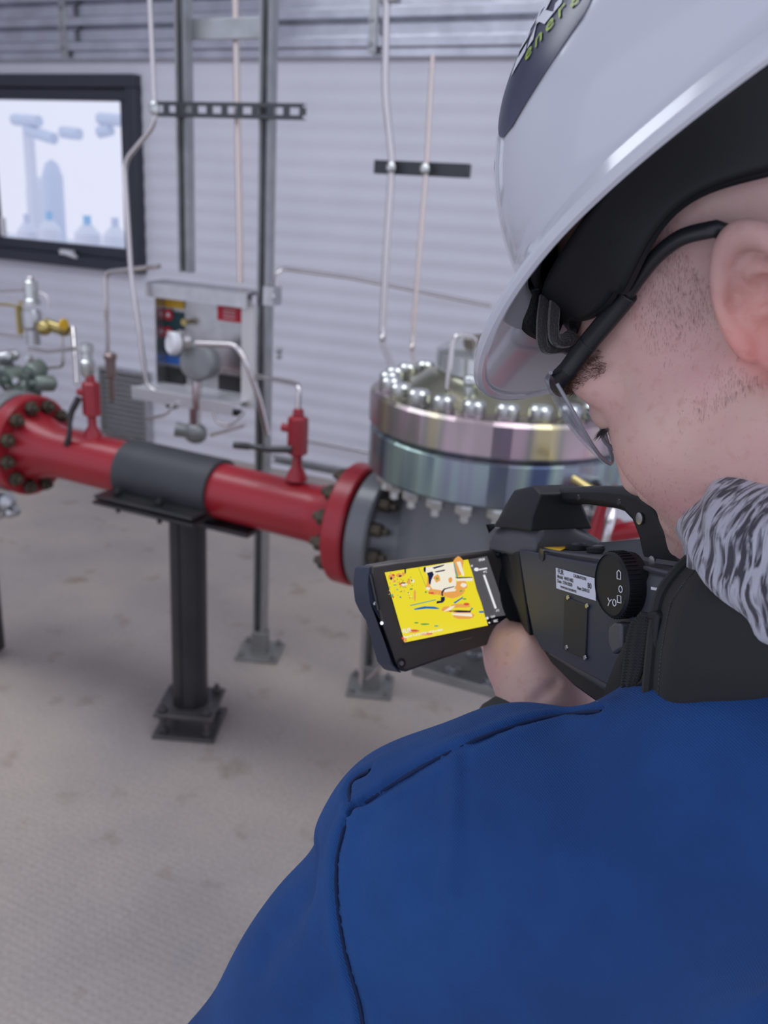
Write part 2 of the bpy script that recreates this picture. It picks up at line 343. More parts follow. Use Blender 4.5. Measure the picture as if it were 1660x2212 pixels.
# mating flange and small green valve at the far left
gv = thing('globe_valve', 'grey-green valve body bolted to the left end of the red pipe', 'valve', A - AX * .3 + (0, 0, -.8))
flange(A - AX * .085, AX, .165, .05, 'flange', M_inst, gv)
MB().sphere(A - AX * .30, .15, (1.2, 1, 1)).build('body', M_green, gv)
MB().lathe(A - AX * .30 + (0, 0, .1), (0, 0, 1), [(.08, 0), (.08, .04), (.10, .05), (.10, .07), (.05, .08)], 24).build('bonnet', M_green, gv)
MB().cyl(A - AX * .3 + (0, 0, -.82), A - AX * .3 + (0, 0, -.12), .05).build('stand', M_dark, gv)
for k in range(12):
    an = (k + .3) * PI / 6; u, v, _ = frame(AX); off = (u * math.cos(an) + v * math.sin(an)) * .132
    MB().nut(A - AX * .11 + off, -AX, .0185, .022).build('nut', M_inst, gv)
# ---- support post with saddle and clamp
pb = PX(418, 1560, z=0); pbx, pby = pb[0] + .0, YP
su = thing('pipe_support', 'black upright post with bolted foot holding the red pipe in a clamp', 'support', (pbx, pby, 0))
def on(s): return A + AX * s
sc0 = (pbx - A[0])
MB().cyl((pbx, pby, .085), (pbx, pby, .735), .056, n=32).build('post', M_dark, su)
MB().box((pbx, pby - .057, .41), (.018, .006, .62)).build('weld_strip', M_dark, su)
Rz = _rz(math.radians(22))
MB().box((pbx, pby, .082), (.19, .19, .012), Rz).build('top_plate', M_basepl, su, bevel=.002)
MB().box((pbx, pby, .006), (.20, .20, .012), Rz).build('base_plate', M_basepl, su, bevel=.002)
for a, b_ in ((-1, -1), (-1, 1), (1, -1), (1, 1)):
    o = Rz @ np.array([a * .07, b_ * .07, 0]); p = np.array([pbx, pby, 0]) + o
    MB().cyl(p + (0, 0, .01), p + (0, 0, .115), .008, n=10).nut(p + (0, 0, .088), (0, 0, 1), .015, .014).nut(p + (0, 0, .055), (0, 0, 1), .015, .014).nut(p + (0, 0, .012), (0, 0, 1), .015, .014).build('anchor_bolt', M_basepl, su)
cl0, cl1 = PX(283, 1000, y=YP)[0], PX(478, 1050, y=YP)[0]
P0 = A + AX * (cl0 - A[0]); LL = cl1 - cl0
MB().lathe(P0, AX, [(PR + .002, 0), (PR + .012, .001), (PR + .012, LL), (PR + .002, LL + .001)], 40).build('clamp_liner', M_rubber, su)
for s_, nm in ((-1, 0), (1, 0)):
    c = P0 + AX * LL / 2 + (0, s_ * (PR + .035), -.045)
    MB().box(c, (LL + .02, .075, .010)).build('clamp_ear', M_dark, su, bevel=.002)
    MB().box(c - (0, 0, .018), (LL + .03, .08, .010)).build('clamp_ear', M_dark, su, bevel=.002)
    for q in (-.36, .1):
        MB().nut(c + AX * LL * q + (0, 0, .005), (0, 0, 1), .013, .014, stud=.006).cyl(c + AX * LL * q - (0, 0, .05), c + AX * LL * q, .007).build('clamp_bolt', M_dark, su)
MB().box((pbx + .03, pby, .738), (LL + .12, .13, .014)).build('saddle_plate', M_dark, su, bevel=.002)
MB().prism([(pbx - .09, pby - .004, .745), (pbx + .12, pby - .004, .745), (pbx + .12, pby - .004, .775), (pbx - .09, pby - .004, .79)], (0, .008, 0)).build('gusset', M_dark, su)
# ---- red needle valves standing on the pipe
def needle(px, py, lab, h, hand):
    p = PX(px, py, y=YP); p = np.array([p[0], YP, PZ + PR - .018]); t_ = thing('needle_valve', lab, 'valve', p)
    k = h / .19
    MB().lathe(p, (0, 0, 1), [(.030 * k, 0), (.022 * k, .02 * k), (.013 * k, .035 * k), (.013 * k, .065 * k)], 20).build('stem', M_red, t_)
    MB().lathe(p + (0, 0, .065 * k), (0, 0, 1), [(.022 * k, 0), (.026 * k, .004), (.026 * k, .095 * k), (.020 * k, .10 * k)], 6).build('body', M_red, t_)
    MB().lathe(p + (0, 0, .163 * k), (0, 0, 1), [(.014 * k, 0), (.014 * k, .018), (.010 * k, .024)], 6).build('cap', M_red, t_)
    s = 1 if hand > 0 else -1
    MB().cyl(p + (-.02 * k, 0, .13 * k), p + (-.045 * k, 0, .13 * k), .011 * k, n=12).build('side_port', M_red, t_)
    if hand > 0: pts = [p + (.0, -.03, .085 * k), p + (-.06, -.05, .08 * k), p + (-.10, -.06, .082 * k), p + (-.16, -.07, .08 * k)]
    else: pts = [p + (-.02, -.03, .12 * k), p + (-.045, -.045, .07 * k), p + (-.035, -.06, .02 * k), p + (-.05, -.06, -.02 * k)]
    MB().tube(fillet(pts, .02), [.011, .010, .010, .010, .010, .010, .010, .008, .008, .008, .008, .008, .008, .008, .010, .010][:len(fillet(pts, .02))], 10).build('handle', M_dark, t_)
    return p, k
pn, kn = needle(642, 1000, 'red needle valve with long black bar handle, on the pipe near the big valve', .205, 1)
pl, kl = needle(201, 940, 'red needle valve topped by a chrome fitting, near the left flange', .20, -1)
# chrome adapter above the left one
ga = MB().lathe(pl + (-.008, 0, .19), (0, 0, 1), [(.016, 0), (.022, .01), (.022, .045), (.016, .05), (.016, .07), (.020, .075), (.020, .095), (.012, .10)], 16)
tag(ga.build('tube_fitting', M_bolt), 'chrome fitting screwed on top of the left red needle valve', 'fitting')
def tubing(lab, pts, r, m, rad=.04, n=10, cat='tube', name='metal_tube'):
    o = MB().tube(fillet(pts, rad), r, n).build(name, m, smooth=60); tag(o, lab, cat); return o
Y1 = YP
tubing('bent steel tube dropping into the right red needle valve', [PX(552, 812, y=2.45), PX(600, 820, y=2.3), PX(640, 828, y=2.1), pn + (0.0, 0, .262 * 1.0), pn + (0, 0, .19)], .0075, M_tube)

# ================================================================ the big valve
vc = np.array([PX(1070, 990, y=YP)[0] , YP, 0.0])
def zat(px, py, r): return PX(px, py, y=YP - r)[2]
RB = 0.318
z_t = zat(1000, 905, RB); z_m = zat(1000, 990, RB); z_b = zat(1000, 1098, RB)
bv = thing('ball_valve', 'large grey valve under a round zinc-plated bonnet ringed with bolts', 'valve', (vc[0], YP, 0))
def ringm(z0, z1, r, m, nm):
    MB().lathe((vc[0], YP, z0), (0, 0, 1), [(.12, 0), (r - .008, 0), (r, .008), (r, z1 - z0 - .008), (r - .008, z1 - z0), (.12, z1 - z0)], 48).build(nm, m, bv, smooth=3)
ringm(z_m + .002, z_t, RB, M_zinc1, 'upper_ring'); ringm(z_b, z_m - .002, RB * .985, M_zinc2, 'lower_ring')
z_c = z_t + .13
MB().lathe((vc[0], YP, z_t), (0, 0, 1), [(.25, 0), (.24, .005), (.185, .042), (.165, .052), (.12, .06)], 64).build('bonnet_cone', M_zincc, bv)
MB().lathe((vc[0], YP, z_t + .048), (0, 0, 1), [(.155, 0), (.165, .008), (.165, .050), (.15, .060), (.09, .064)], 64).build('bonnet_cap', M_bolt, bv)
MB().lathe((vc[0], YP, z_t + .110), (0, 0, 1), [(.11, 0), (.11, .018), (.05, .02), (.05, .035)], 8).build('cap_plate', mat('dull_brown_steel', (0.16, 0.13, 0.10), .5, .4), bv)
for k in range(24):
    an = 2 * PI * (k + .35) / 24; p = np.array([vc[0] + .272 * math.cos(an), YP + .272 * math.sin(an), z_t])
    MB().lathe(p, (0, 0, 1), [(.024, 0), (.026, .004), (.026, .026), (.021, .032)], 12).build('bolt_head', M_bolt, bv)
    q = p.copy(); q[2] = z_b
    MB().nut(q, (0, 0, -1), .022, .03, stud=.02).build('hanging_nut', M_bolt, bv)
MB().lathe((vc[0], YP, .58), (0, 0, 1), [(.05, 0), (.13, .02), (.19, .08), (.225, .18), (.23, .26), (.21, z_b - .58 - .02), (.24, z_b - .58)], 48).build('body', M_grey, bv)
gx = B + AX * .063
flange(gx + AX * .035, AX, .165, .06, 'flange', M_grey, bv)
MB().lathe(gx + AX * .06, AX, [(.13, 0), (.105, .05), (.11, .12), (.16, .25), (.16, .6), (.11, .66), (.105, .72), (.13, .77)], 40).build('body_neck', M_grey, bv)
for k in range(12):
    an = (k + .3) * PI / 6; u, v, _ = frame(AX); off = (u * math.cos(an) + v * math.sin(an)) * .134
    MB().nut(gx + AX * .065 + off, AX, .0185, .03, stud=.02).build('nut', M_rust, bv)
MB().tube(fillet([(vc[0] - .07, YP - .19, z_t + .03), (vc[0] - .07, YP - .18, z_t + .15), (vc[0] - .03, YP - .15, z_t + .15), (vc[0] - .03, YP - .13, z_t + .10)], .02), .006).build('lifting_eye', M_tube, bv)
pc = PX(1005, 1450, y=YP - .05); MB().cyl((vc[0] + .12, YP, .01), (vc[0] + .12, YP, .60), .05, n=24).box((vc[0] + .12, YP, .006), (.2, .2, .012)).build('pedestal', M_grey, bv)
MB().box((vc[0] + .02, YP - .02, pc[2]), (.30, .20, .03)).build('bracket_plate', M_plate, bv, bevel=.004)
for dx, dy in ((-.07, -.07), (.03, -.075), (-.05, .04)): MB().lathe((pc[0] + dx + .05, YP - .02 + dy, pc[2] + .015), (0, 0, 1), [(.022, 0), (.022, .004), (.010, .005), (.010, .012)], 16).build('bolt', M_strut, bv)
p = PX(1012, 868, y=YP - .2); MB().cyl(p, p + (0, 0, .04), .012).sphere(p + (0, 0, .045), .016).build('grease_nipple', M_bolt, bv)
# right-hand red spool beyond the valve
e0 = gx + AX * (.06 + .77)
sp2 = thing('pipe_spool', 'second red pipe leaving the far side of the big valve, glimpsed through the camera handle', 'pipe', e0)
flange(e0 + AX * .09, AX, .165, .055, 'flange', M_red, sp2)
MB().lathe(e0 + AX * .11, AX, [(.12, 0), (PR, .09), (PR, 1.9)], 40).build('pipe', M_red, sp2)
MB().cyl(e0 + AX * 1.5 - (0, 0, .82), e0 + AX * 1.5, .04).build('post', M_dark, sp2)
MB().lathe(e0, AX, [(.165, 0), (.165, .05)], 48).build('mating_flange', M_grey, bv)
tubing('thin steel tube standing before the second red pipe', [PX(1305, 1180, y=1.75), PX(1318, 1135, y=1.75), PX(1330, 1085, y=1.8), PX(1300, 1040, y=1.9)], .009, M_tube)
MB().tube([PX(1240, 1035, y=1.70), PX(1290, 1062, y=1.66), PX(1300, 1068, y=1.75)], .008).build('brass_bar', M_brass, bv)
lp0, lp1 = PX(1281, 1168, y=1.80), PX(1302, 1092, y=1.80); MB().tube([lp0, (lp0 + lp1) / 2, lp1], [.017, .014, .011], 12).cyl(lp1, (lp1[0], YP - .1, lp1[2]), .012).build('red_lever', M_red, bv, label='small red lever')
lp0, lp1 = PX(1322, 1152, y=1.86), PX(1400, 1140, y=1.86); MB().tube([lp0, lp1], .020, 14).cyl(lp0, (lp0[0], YP - .1, lp0[2]), .014).build('red_handle', M_red, bv, label='red handle bar')

# ================================================================ struts
def channel(p0, p1, face, w=.041, t=.004):
    """C-section strut from p0 to p1 with the slot towards 'face'"""
    p0 = np.array(p0, float); p1 = np.array(p1, float); a = nrm(p1 - p0); f = nrm(face); s = np.cross(a, f); L_ = p1 - p0; h = w / 2
    mb = MB()
    def bar(cs, cf, ss, sf): 
        c = (p0 + p1) / 2 + s * cs + f * cf; mb.box(c, (ss, sf, np.linalg.norm(L_)), np.stack([s, f, a], 1))
    bar(-h + t / 2, 0, t, w); bar(h - t / 2, 0, t, w); bar(0, -h + t / 2, w - 2 * t, t)
    bar(-h + t * 1.5 + .002, h - t / 2, .003, t); bar(h - t * 1.5 - .002, h - t / 2, .003, t)
    return mb
xa = PX(400, 300, y=YS)[0]; xb = PX(578, 300, y=YS)[0]
s1 = channel((xa, YS, 1.385), (xa, YS, 3.9), (0, -1, 0)).build('strut_channel', M_strut)
tag(s1, 'vertical zinc strut ending on the left of the instrument box', 'strut')
st = thing('strut_post', 'tall zinc strut behind the red pipe, standing on a bolted floor plate', 'strut', (xb, YS, 0))
channel((xb, YS, .012), (xb, YS, 3.9), (0, -1, 0)).build('channel', M_strut, st)
def foot(t_, x, y, ang, k=1.0):
    R_ = _rz(math.radians(ang)); MB().box((x, y, .006), (.16 * k, .16 * k, .012), R_).build('base_plate', M_plate, t_, bevel=.002)
    MB().box((x, y, .05), (.06, .055, .09), R_).build('socket', M_plate, t_, bevel=.003)
    for a_, b_ in ((-1, -1), (-1, 1), (1, -1), (1, 1)):
        o = R_ @ np.array([a_ * .06 * k, b_ * .06 * k, 0]); MB().nut((x + o[0], y + o[1], .012), (0, 0, 1), .011, .012, stud=.01).build('anchor_bolt', M_plate, t_)
foot(st, xb, YS, 20)
p2 = PX(800, 1485, z=0)
st2 = thing('strut_post', 'shorter strut on a bolted floor plate partly hidden by the screen', 'strut', (p2[0], p2[1], 0))
foot(st2, p2[0], p2[1], 20)
channel((p2[0], p2[1], .012), (p2[0], p2[1], .55), (0, -1, 0)).build('channel', M_strut, st2)
MB().tube(fillet([(p2[0] - .015, p2[1] - .05, .03), (p2[0] - .015, p2[1] - .05, .45)], .02), .008).build('side_rod', M_tube, st2)
MB().tube([(p2[0] + .0, p2[1] - .03, .05), (p2[0] + .15, p2[1] - .02, .26)], .009).build('brace', M_tube, st2)
# perforated horizontal strut
z0 = PX(490, 238, y=YS - .04)[2]; x0 = PX(330, 238, y=YS - .04)[0]; x1 = PX(655, 240, y=YS - .04)[0]; yy = YS - .042
pf = MB(); n = 10; stp = (x1 - x0) / n
pf.box(((x0 + x1) / 2, yy, z0 + .016), (x1 - x0, .004, .011)); pf.box(((x0 + x1) / 2, yy, z0 - .016), (x1 - x0, .004, .011))
for k in range(n + 1): pf.box((x0 + k * stp, yy, z0), (stp * .40, .004, .022))
pf.box(((x0 + x1) / 2, yy + .01, z0 + .021), (x1 - x0, .022, .003)); pf.box(((x0 + x1) / 2, yy + .01, z0 - .021), (x1 - x0, .022, .003))
tag(pf.build('perforated_strut', mat('dark_strut', (0.075, 0.08, 0.085), .4, .6)), 'dark slotted strut fixed level across the two upright struts', 'strut')
q = MB().box(((xa + xb) / 2, YS + .032, PX(490, 58, y=YS)[2]), (xb - xa, .02, .06)); tag(q.build('cross_bracket', M_strut, bevel=.002), 'flat grey bracket between the uprights near the top edge', 'bracket')
# short dark strut with two tubes at right
YQ = 2.75
a0 = PX(812, 362, y=YQ); a1 = PX(1015, 368, y=YQ)
tag(MB().box((a0 + a1) / 2, (np.linalg.norm(a1 - a0), .03, .041)).build('short_strut', mat('dark_strut_paint', (0.055, 0.06, 0.065), .45, .5), bevel=.002), 'short dark strut crossing behind two thin vertical tubes', 'strut')
y_ = YQ - .035
tubing('thick bright steel tube bending at the short dark strut', [PX(836, -60, y=y_), PX(832, 200, y=y_), PX(847, 340, y=y_), PX(846, 380, y=y_), PX(834, 560, y=y_), PX(826, 740, y=y_), PX(850, 800, y=2.3)], .0115, M_tube, .06, 12)
tubing('thinner warm tube right of the thick bent tube', [PX(935, 118, y=y_), PX(922, 360, y=y_), PX(902, 600, y=y_), PX(890, 760, y=y_), PX(900, 800, y=2.3)], .0075, M_tubew, .06)
for (px, py) in ((846, 362), (919, 365)):
    tag(MB().lathe(PX(px, py, y=y_ - .012), (0, -1, 0), [(.016, 0), (.016, .006), (.008, .012)], 12).build('tube_clamp', M_bolt), 'bright clamp bolt holding the %s tube to the dark strut' % ('thick' if px < 900 else 'thin warm'), 'clamp')
p = PX(840, 5, y=y_); tag(MB().box(p + (0, .01, .03), (.06, .04, .06)).build('conduit_bracket', M_strut, bevel=.004), 'small bracket gripping the thick tube at the top edge', 'bracket')
tubing('thin conduit sloping down to the right behind the big valve', [PX(592, 640, y=2.6), PX(600, 578, y=2.62), PX(760, 600, y=2.9), PX(1060, 660, y=3.3)], .007, M_tube, .04)
# left tubes
tubing('steel tube kinking past the right side of the window', [PX(322, -40, y=2.45), PX(336, 268, y=2.45), PX(268, 350, y=2.45), PX(283, 590, y=2.45), PX(318, 835, y=2.45), PX(345, 850, y=2.45)], .0085, M_tube, .04)
tubing('warm copper tube running down between the two struts', [PX(508, -40, y=2.62), PX(513, 240, y=2.62), PX(520, 612, y=2.62)], .0115, M_tubew)
tag(MB().lathe(PX(335, 235, y=2.43), (0, -1, 0), [(.02, 0), (.02, .008), (.01, .014)], 12).build('tube_clamp', M_bolt), 'bright clamp on the kinked tube at the end of the slotted strut', 'clamp')
fl = thing('inline_filter', 'brownish inline filter hanging on a thin tube left of the instrument box', 'filter', PX(240, 900, y=2.5))
MB().tube(fillet([PX(345, 575, y=2.5), PX(228, 588, y=2.5), PX(233, 760, y=2.5)], .03), .0085).build('tube', M_tube, fl)
c = PX(238, 762, y=2.5); MB().lathe(c, (0, 0, -1), [(.016, 0), (.024, .008), (.024, .022), (.019, .028), (.019, .085), (.012, .092), (.011, .16), (.008, .18)], 16).build('housing', mat('brown_steel', (0.30, 0.22, 0.20), .35, .7), fl)
# louvred vent on the wall
c0 = PX(215, 790, y=YW - .05); c1 = PX(322, 955, y=YW - .05); cc = (c0 + c1) / 2; hh = abs(c1[2] - c0[2]); ww = abs(c1[0] - c0[0])
lv = thing('louvred_vent', 'grey slatted vent low on the white wall left of the instrument box', 'vent', (cc[0], YW - .05, cc[2] - hh / 2))
lf = MB(); ring(lf, cc[0] - ww / 2, cc[0] + ww / 2, cc[2] - hh / 2, cc[2] + hh / 2, .02, YW - .04, .06); lf.build('frame', M_steel, lv)
MB().box((cc[0], YW - .02, cc[2]), (ww - .03, .01, hh - .03)).build('backing', M_inst, lv)
sl = MB()
for k in range(13): sl.box((cc[0], YW - .045, cc[2] - hh / 2 + .03 + k * (hh - .06) / 12), (ww - .04, .030, .006), _rx(math.radians(-25)))
sl.build('slats', mat('pale_slats', (0.50, 0.48, 0.48), .4, .2), lv)
# bottom rail near the wall, conduit above it
ra = PX(590, 990, y=YW - .5); rb = PX(900, 1052, y=YW - .5); z_ = ra[2]
tag(channel((ra[0], YW - .5, z_), (rb[0] + .6, YW - .5, z_), (0, -1, 0)).build('floor_rail', M_strut), 'low horizontal strut rail along the foot of the white wall', 'rail')
ra2 = PX(655, 950, y=YW - .012); tubing('thin conduit just above the low rail', [ra2, ra2 + (1.4, 0, 0)], .009, M_tube)

# ================================================================ instrument box
bx0, bx1 = PX(345, 700, y=YS)[0], PX(532, 740, y=YS)[0]; bz0, bz1 = PX(350, 835, y=YS)[2] , PX(345, 612, y=YS)[2]
bz0 = .985
ib = thing('instrument_box', 'open grey steel instrument box with warning labels between the struts', 'cabinet', ((bx0 + bx1) / 2, YS, bz0))
yb = YS + .035
MB().box(((bx0 + bx1) / 2, yb, (bz0 + bz1) / 2), (bx1 - bx0, .004, bz1 - bz0)).build('back_panel', M_steel, ib)
MB().box((bx0 + .002, yb - .03, (bz0 + bz1) / 2), (.004, .06, bz1 - bz0)).build('side_panel', M_steel, ib)
MB().box(((bx1 + xb) / 2 - .012, YS - .026, (bz0 + bz1) / 2 - .03), (xb - bx1 - .024, .006, bz1 - bz0)).build('mounting_plate', mat('light_steel', (0.72, 0.70, 0.69), .45, .2), ib)
MB().prism([(bx0 - .01, YS + .04, bz1), (bx0 - .01, YS + .04, bz1 + .012), (bx0 - .01, YS - .06, bz1 + .006), (bx0 - .01, YS - .06, bz1 - .042), (bx0 - .01, YS - .056, bz1 - .042), (bx0 - .01, YS - .056, bz1 - .004)], (xb - bx0 - .022, 0, 0)).build('hood', M_steel, ib)
MB().box(((bx0 + bx1) / 2, YS - .045, bz0 - .005), (bx1 - bx0 + .06, .16, .006)).box(((bx0 + bx1) / 2, YS - .125, bz0 - .02), (bx1 - bx0 + .06, .006, .045))  .build('tray', mat('bright_tray', (0.66, 0.66, 0.68), .4, .3), ib, bevel=.002)
def lab(p, q, m, nm, dy=0):
    a = PX(*p, y=yb - .006 - dy); b_ = PX(*q, y=yb - .006 - dy); c = (a + b_) / 2
    return MB().box(c, (abs(b_[0] - a[0]), .002, abs(b_[2] - a[2]))).build(nm, m, ib), c
lab((346, 644), (398, 668), M_ystick, 'warning_strip')
lab((347, 669), (398, 770), M_tstick, 'safety_poster'); lab((347, 765), (398, 790), M_bstick, 'poster_base', .001)
for (px, py) in ((364, 680), (364, 718)):
    c = PX(px, py, y=yb - .01); MB().lathe(c, (0, -1, 0), [(.020, 0), (.020, .001)], 20).build('poster_symbol', M_rstick, ib); MB().lathe(c - (0, .0015, 0), (0, -1, 0), [(.008, 0), (.008, .001)], 12).build('poster_symbol', M_white, ib)
o_, c = lab((470, 660), (523, 698), M_rstick, 'red_label')
for k in range(3): MB().box(c + (0, -.002, .012 - k * .012), (.05, .001, .003)).build('label_line', M_white, o_)
lab((350, 790), (398, 832), M_dark, 'black_module', .004); lab((472, 808), (524, 850), M_dark, 'black_module', .004)
lab((468, 785), (524, 804), M_bolt, 'white_strip', .002)
c = PX(408, 695, y=yb - .01); MB().lathe(c, (0, -1, 0), [(.008, 0), (.008, .02), (.012, .022), (.012, .03)], 12).build('latch', M_brass, ib)
# pressure transmitter in front of the box
tp = PX(425, 785, y=YS - .12); pt = thing('pressure_transmitter', 'round grey transmitter with white knob hanging before the instrument box', 'gauge', tp + (0, 0, -.2))
MB().lathe(tp + (0, .05, 0), (.25, -1, .1), [(.05, 0), (.062, .012), (.062, .075), (.054, .085), (.03, .088)], 32).build('housing', M_inst, pt)
kq = PX(384, 742, y=YS - .2); MB().lathe(kq, (-.5, -1, .1), [(.034, 0), (.038, .006), (.038, .024), (.030, .03), (.024, .027), (.02, .027)], 24).build('knob', M_white, pt)
kq2 = PX(402, 735, y=YS - .17); MB().cyl(kq2, kq2 + (-.01, -.02, .002), .033, n=20).build('collar', M_tube, pt)
MB().cyl(tp + (0, 0, -.06), tp + (0, 0, -.155), .017).build('neck', M_tube, pt)
bm = PX(422, 935, y=YS - .12); MB().sphere(bm, .045, (1, .8, .85)).cyl(bm, bm + (-.06, -.03, .01), .02, .026).build('manifold', M_inst, pt)
MB().cyl(bm, bm + (0, 0, .09), .02).build('manifold_neck', M_tube, pt)
tubing('steel tube looping over the round transmitter down to the manifold', [PX(425, 742, y=2.38), PX(510, 745, y=2.38), PX(532, 780, y=2.38), PX(560, 860, y=2.4), PX(578, 940, y=2.42)], .010, M_tube, .04)
tubing('thin tube from the tray towards the manifold', [PX(318, 905, y=2.4), PX(360, 895, y=2.4), PX(378, 870, y=2.42)], .006, M_tube)
tubing('curled thin tube below the right half of the tray', [PX(462, 890, y=2.42), PX(470, 915, y=2.42), PX(500, 920, y=2.42), PX(528, 890, y=2.44)], .006, M_tube)
tubing('short tube joining the manifold and the handle', [PX(455, 940, y=2.42), PX(530, 918, y=2.42)], .007, M_tube)
c0 = PX(355, 858, y=2.46); tag(MB().prism([PX(345, 860, y=2.46), PX(388, 868, y=2.46), PX(374, 884, y=2.46), PX(362, 882, y=2.46)], (0, .06, 0)).build('tray_clip', M_dark), 'small dark clip under the left end of the tray', 'clip')
tag(MB().box(PX(494, 888, y=2.5), (.09, .03, .018)).build('dark_bar', M_dark), 'small black bar under the right end of the tray', 'bar')
p = PX(600, 640, y=YS - .02); tag(MB().box(p - (.02, 0, 0), (.04, .05, .06)).nut(p + (.0, -.025, .0), (0, -1, 0), .012, .012).build('corner_bracket', M_steel), 'grey corner bracket joining hood and strut', 'bracket')
p = PX(600, 757, y=YS); tag(MB().nut(p, (1, 0, 0), .011, .014).nut(p + (0, 0, -.02), (1, 0, 0), .009, .014).build('bolt_pair', M_strut), 'two small bolts on the right side of the strut post', 'bolt')

# ================================================================ sampling instruments at the far left
yl = 2.3
ri = thing('relief_valve', 'upright chrome relief valve with bolted cap at the far left', 'valve', PX(66, 750, y=yl))
c = PX(66, 606, y=yl); MB().lathe(c, (0, 0, -1), [(.020, 0), (.024, .004), (.024, .060), (.030, .065), (.030, .080)], 18).build('spring_housing', M_bolt, ri)
MB().nut(c, (0, 0, 1), .012, .012).build('cap_nut', M_tube, ri)
c = PX(68, 668, y=yl); MB().lathe(c, (0, 0, -1), [(.028, 0), (.034, .01), (.034, .06), (.024, .07), (.024, .12)], 18).build('body', M_steel, ri)
MB().box(PX(42, 690, y=yl), (.012, .02, .10)).box(PX(58, 655, y=yl), (.06, .02, .01)).build('yoke', M_brass, ri)
c = PX(100, 700, y=yl - .02); MB().cyl(c, c + (.07, 0, -.01), .02).nut(c + (.07, 0, -.01), (1, 0, 0), .024, .02).sphere(c + (.01, -.02, -.01), .026).build('side_port', M_brass, ri)
c = PX(136, 700, y=yl - .05); MB().cyl(c, c + (.008, 0, 0), .018).build('yellow_tag', M_ystick, ri)
tubing('upper thin tube entering from the left edge', [PX(-60, 630, y=yl), PX(52, 626, y=yl)], .006, M_tube)
tubing('middle thin tube entering from the left edge', [PX(-60, 655, y=yl), PX(20, 658, y=yl), PX(48, 665, y=yl)], .005, M_brass)
tubing('lower thin tube entering from the left edge', [PX(-60, 712, y=yl), PX(50, 728, y=yl)], .006, M_tube)
tubing('looped tube right of the relief valve', [PX(85, 632, y=yl), PX(104, 640, y=yl), PX(106, 668, y=yl)], .004, M_tube, .02)
tubing('level tube from the relief valve to the needle valve', [PX(60, 752, y=yl), PX(100, 760, y=yl), PX(172, 752, y=2.1)], .007, M_tube)
tubing('tube dropping from the brass port', [PX(158, 708, y=yl), PX(162, 760, y=2.25), PX(165, 830, y=2.2)], .008, M_tube)
tubing('square-bent tube under the relief valve', [PX(132, 715, y=yl), PX(137, 792, y=yl), PX(98, 795, y=yl), PX(85, 780, y=yl)], .006, M_tube, .02)
ac = thing('valve_manifold', 'cluster of green-grey machined manifold blocks above the left flange', 'manifold', PX(40, 850, y=2.2))
for (px, py, r_, m_) in ((30, 820, .045, M_green), (75, 800, .032, M_green), (5, 800, .035, M_inst), (60, 845, .04, M_green), (95, 828, .028, M_green), (15, 770, .02, M_steel)):
    c = PX(px, py, y=2.2); MB().lathe(c, (random.uniform(-.5, .5), -1, random.uniform(-.2, .5)), [(r_ * .6, -.04), (r_, -.03), (r_, .02), (r_ * .8, .03), (r_ * .4, .032), (r_ * .4, .05)], 14).build('block', m_, ac)
for (px, py) in ((28, 770), (68, 775), (20, 838), (42, 825)):
    c = PX(px, py, y=2.14); MB().nut(c, (0, -1, .3), .014, .02).build('nut', M_bolt, ac)
lo = thing('drain_fitting', 'chrome drain fitting below the left flange at the picture edge', 'fitting', PX(15, 1110, y=2.1))
for (px, py, r_) in ((10, 1085, .035), (28, 1105, .02), (-10, 1100, .04)):
    c = PX(px, py, y=2.1); MB().lathe(c, (.3, -1, .2), [(r_ * .6, -.03), (r_, -.02), (r_, .02), (r_ * .5, .03)], 14).build('block', M_steel, lo)
# ================================================================ hand-held imaging camera with fold-out screen
M_body = mat('camera_charcoal', (0.026, 0.034, 0.058), 0.5, bump=(900, .12, .0004))
M_bodyg = mat('camera_grey_shell', (0.065, 0.068, 0.080), 0.40, bump=(900, .12, .0004))
M_rubb = mat('camera_black_rubber', (0.009, 0.010, 0.013), 0.55, spec=.4)
M_bez = mat('screen_bezel', (0.085, 0.074, 0.066), 0.38)
M_screw = mat('small_screw', (0.45, 0.45, 0.45), 0.3, 0.9)
M_label = mat('label_white', (0.62, 0.66, 0.78), 0.45)
M_ink = mat('label_ink', (0.03, 0.03, 0.04), 0.5)
M_print = mat('white_print', (0.75, 0.75, 0.76), 0.5)
M_web = mat('webbing_black', (0.013, 0.013, 0.014), 0.8)
def em(name, c, s=1.0): return mat(name, (0.01, 0.01, 0.01), .25, emit=(c, s))

FP = PX(1140, 1187, d=.60); fa = nrm(PX(1440, 1237, d=.44) - FP)
fb = nrm(np.array([0, 0, 1.0]) - fa * fa[2]); fn = np.cross(fa, fb); FR = np.stack([fa, fb, fn], 1)
def FL(s, t, n=0.0): return FP + fa * s + fb * t + fn * n
def fplane(px, py, n=0.0):
    r = ray(px, py); o = FP + fn * n; return CAM + r * (((o - CAM) @ fn) / (r @ fn))
def fst(px, py, n=0.0): p = fplane(px, py, n) - FP; return p @ fa, p @ fb
ic = thing('imaging_camera', 'charcoal hand-held thermal imaging camera with carry handle, held before the face', 'camera', FL(.06, -.075, -.05))
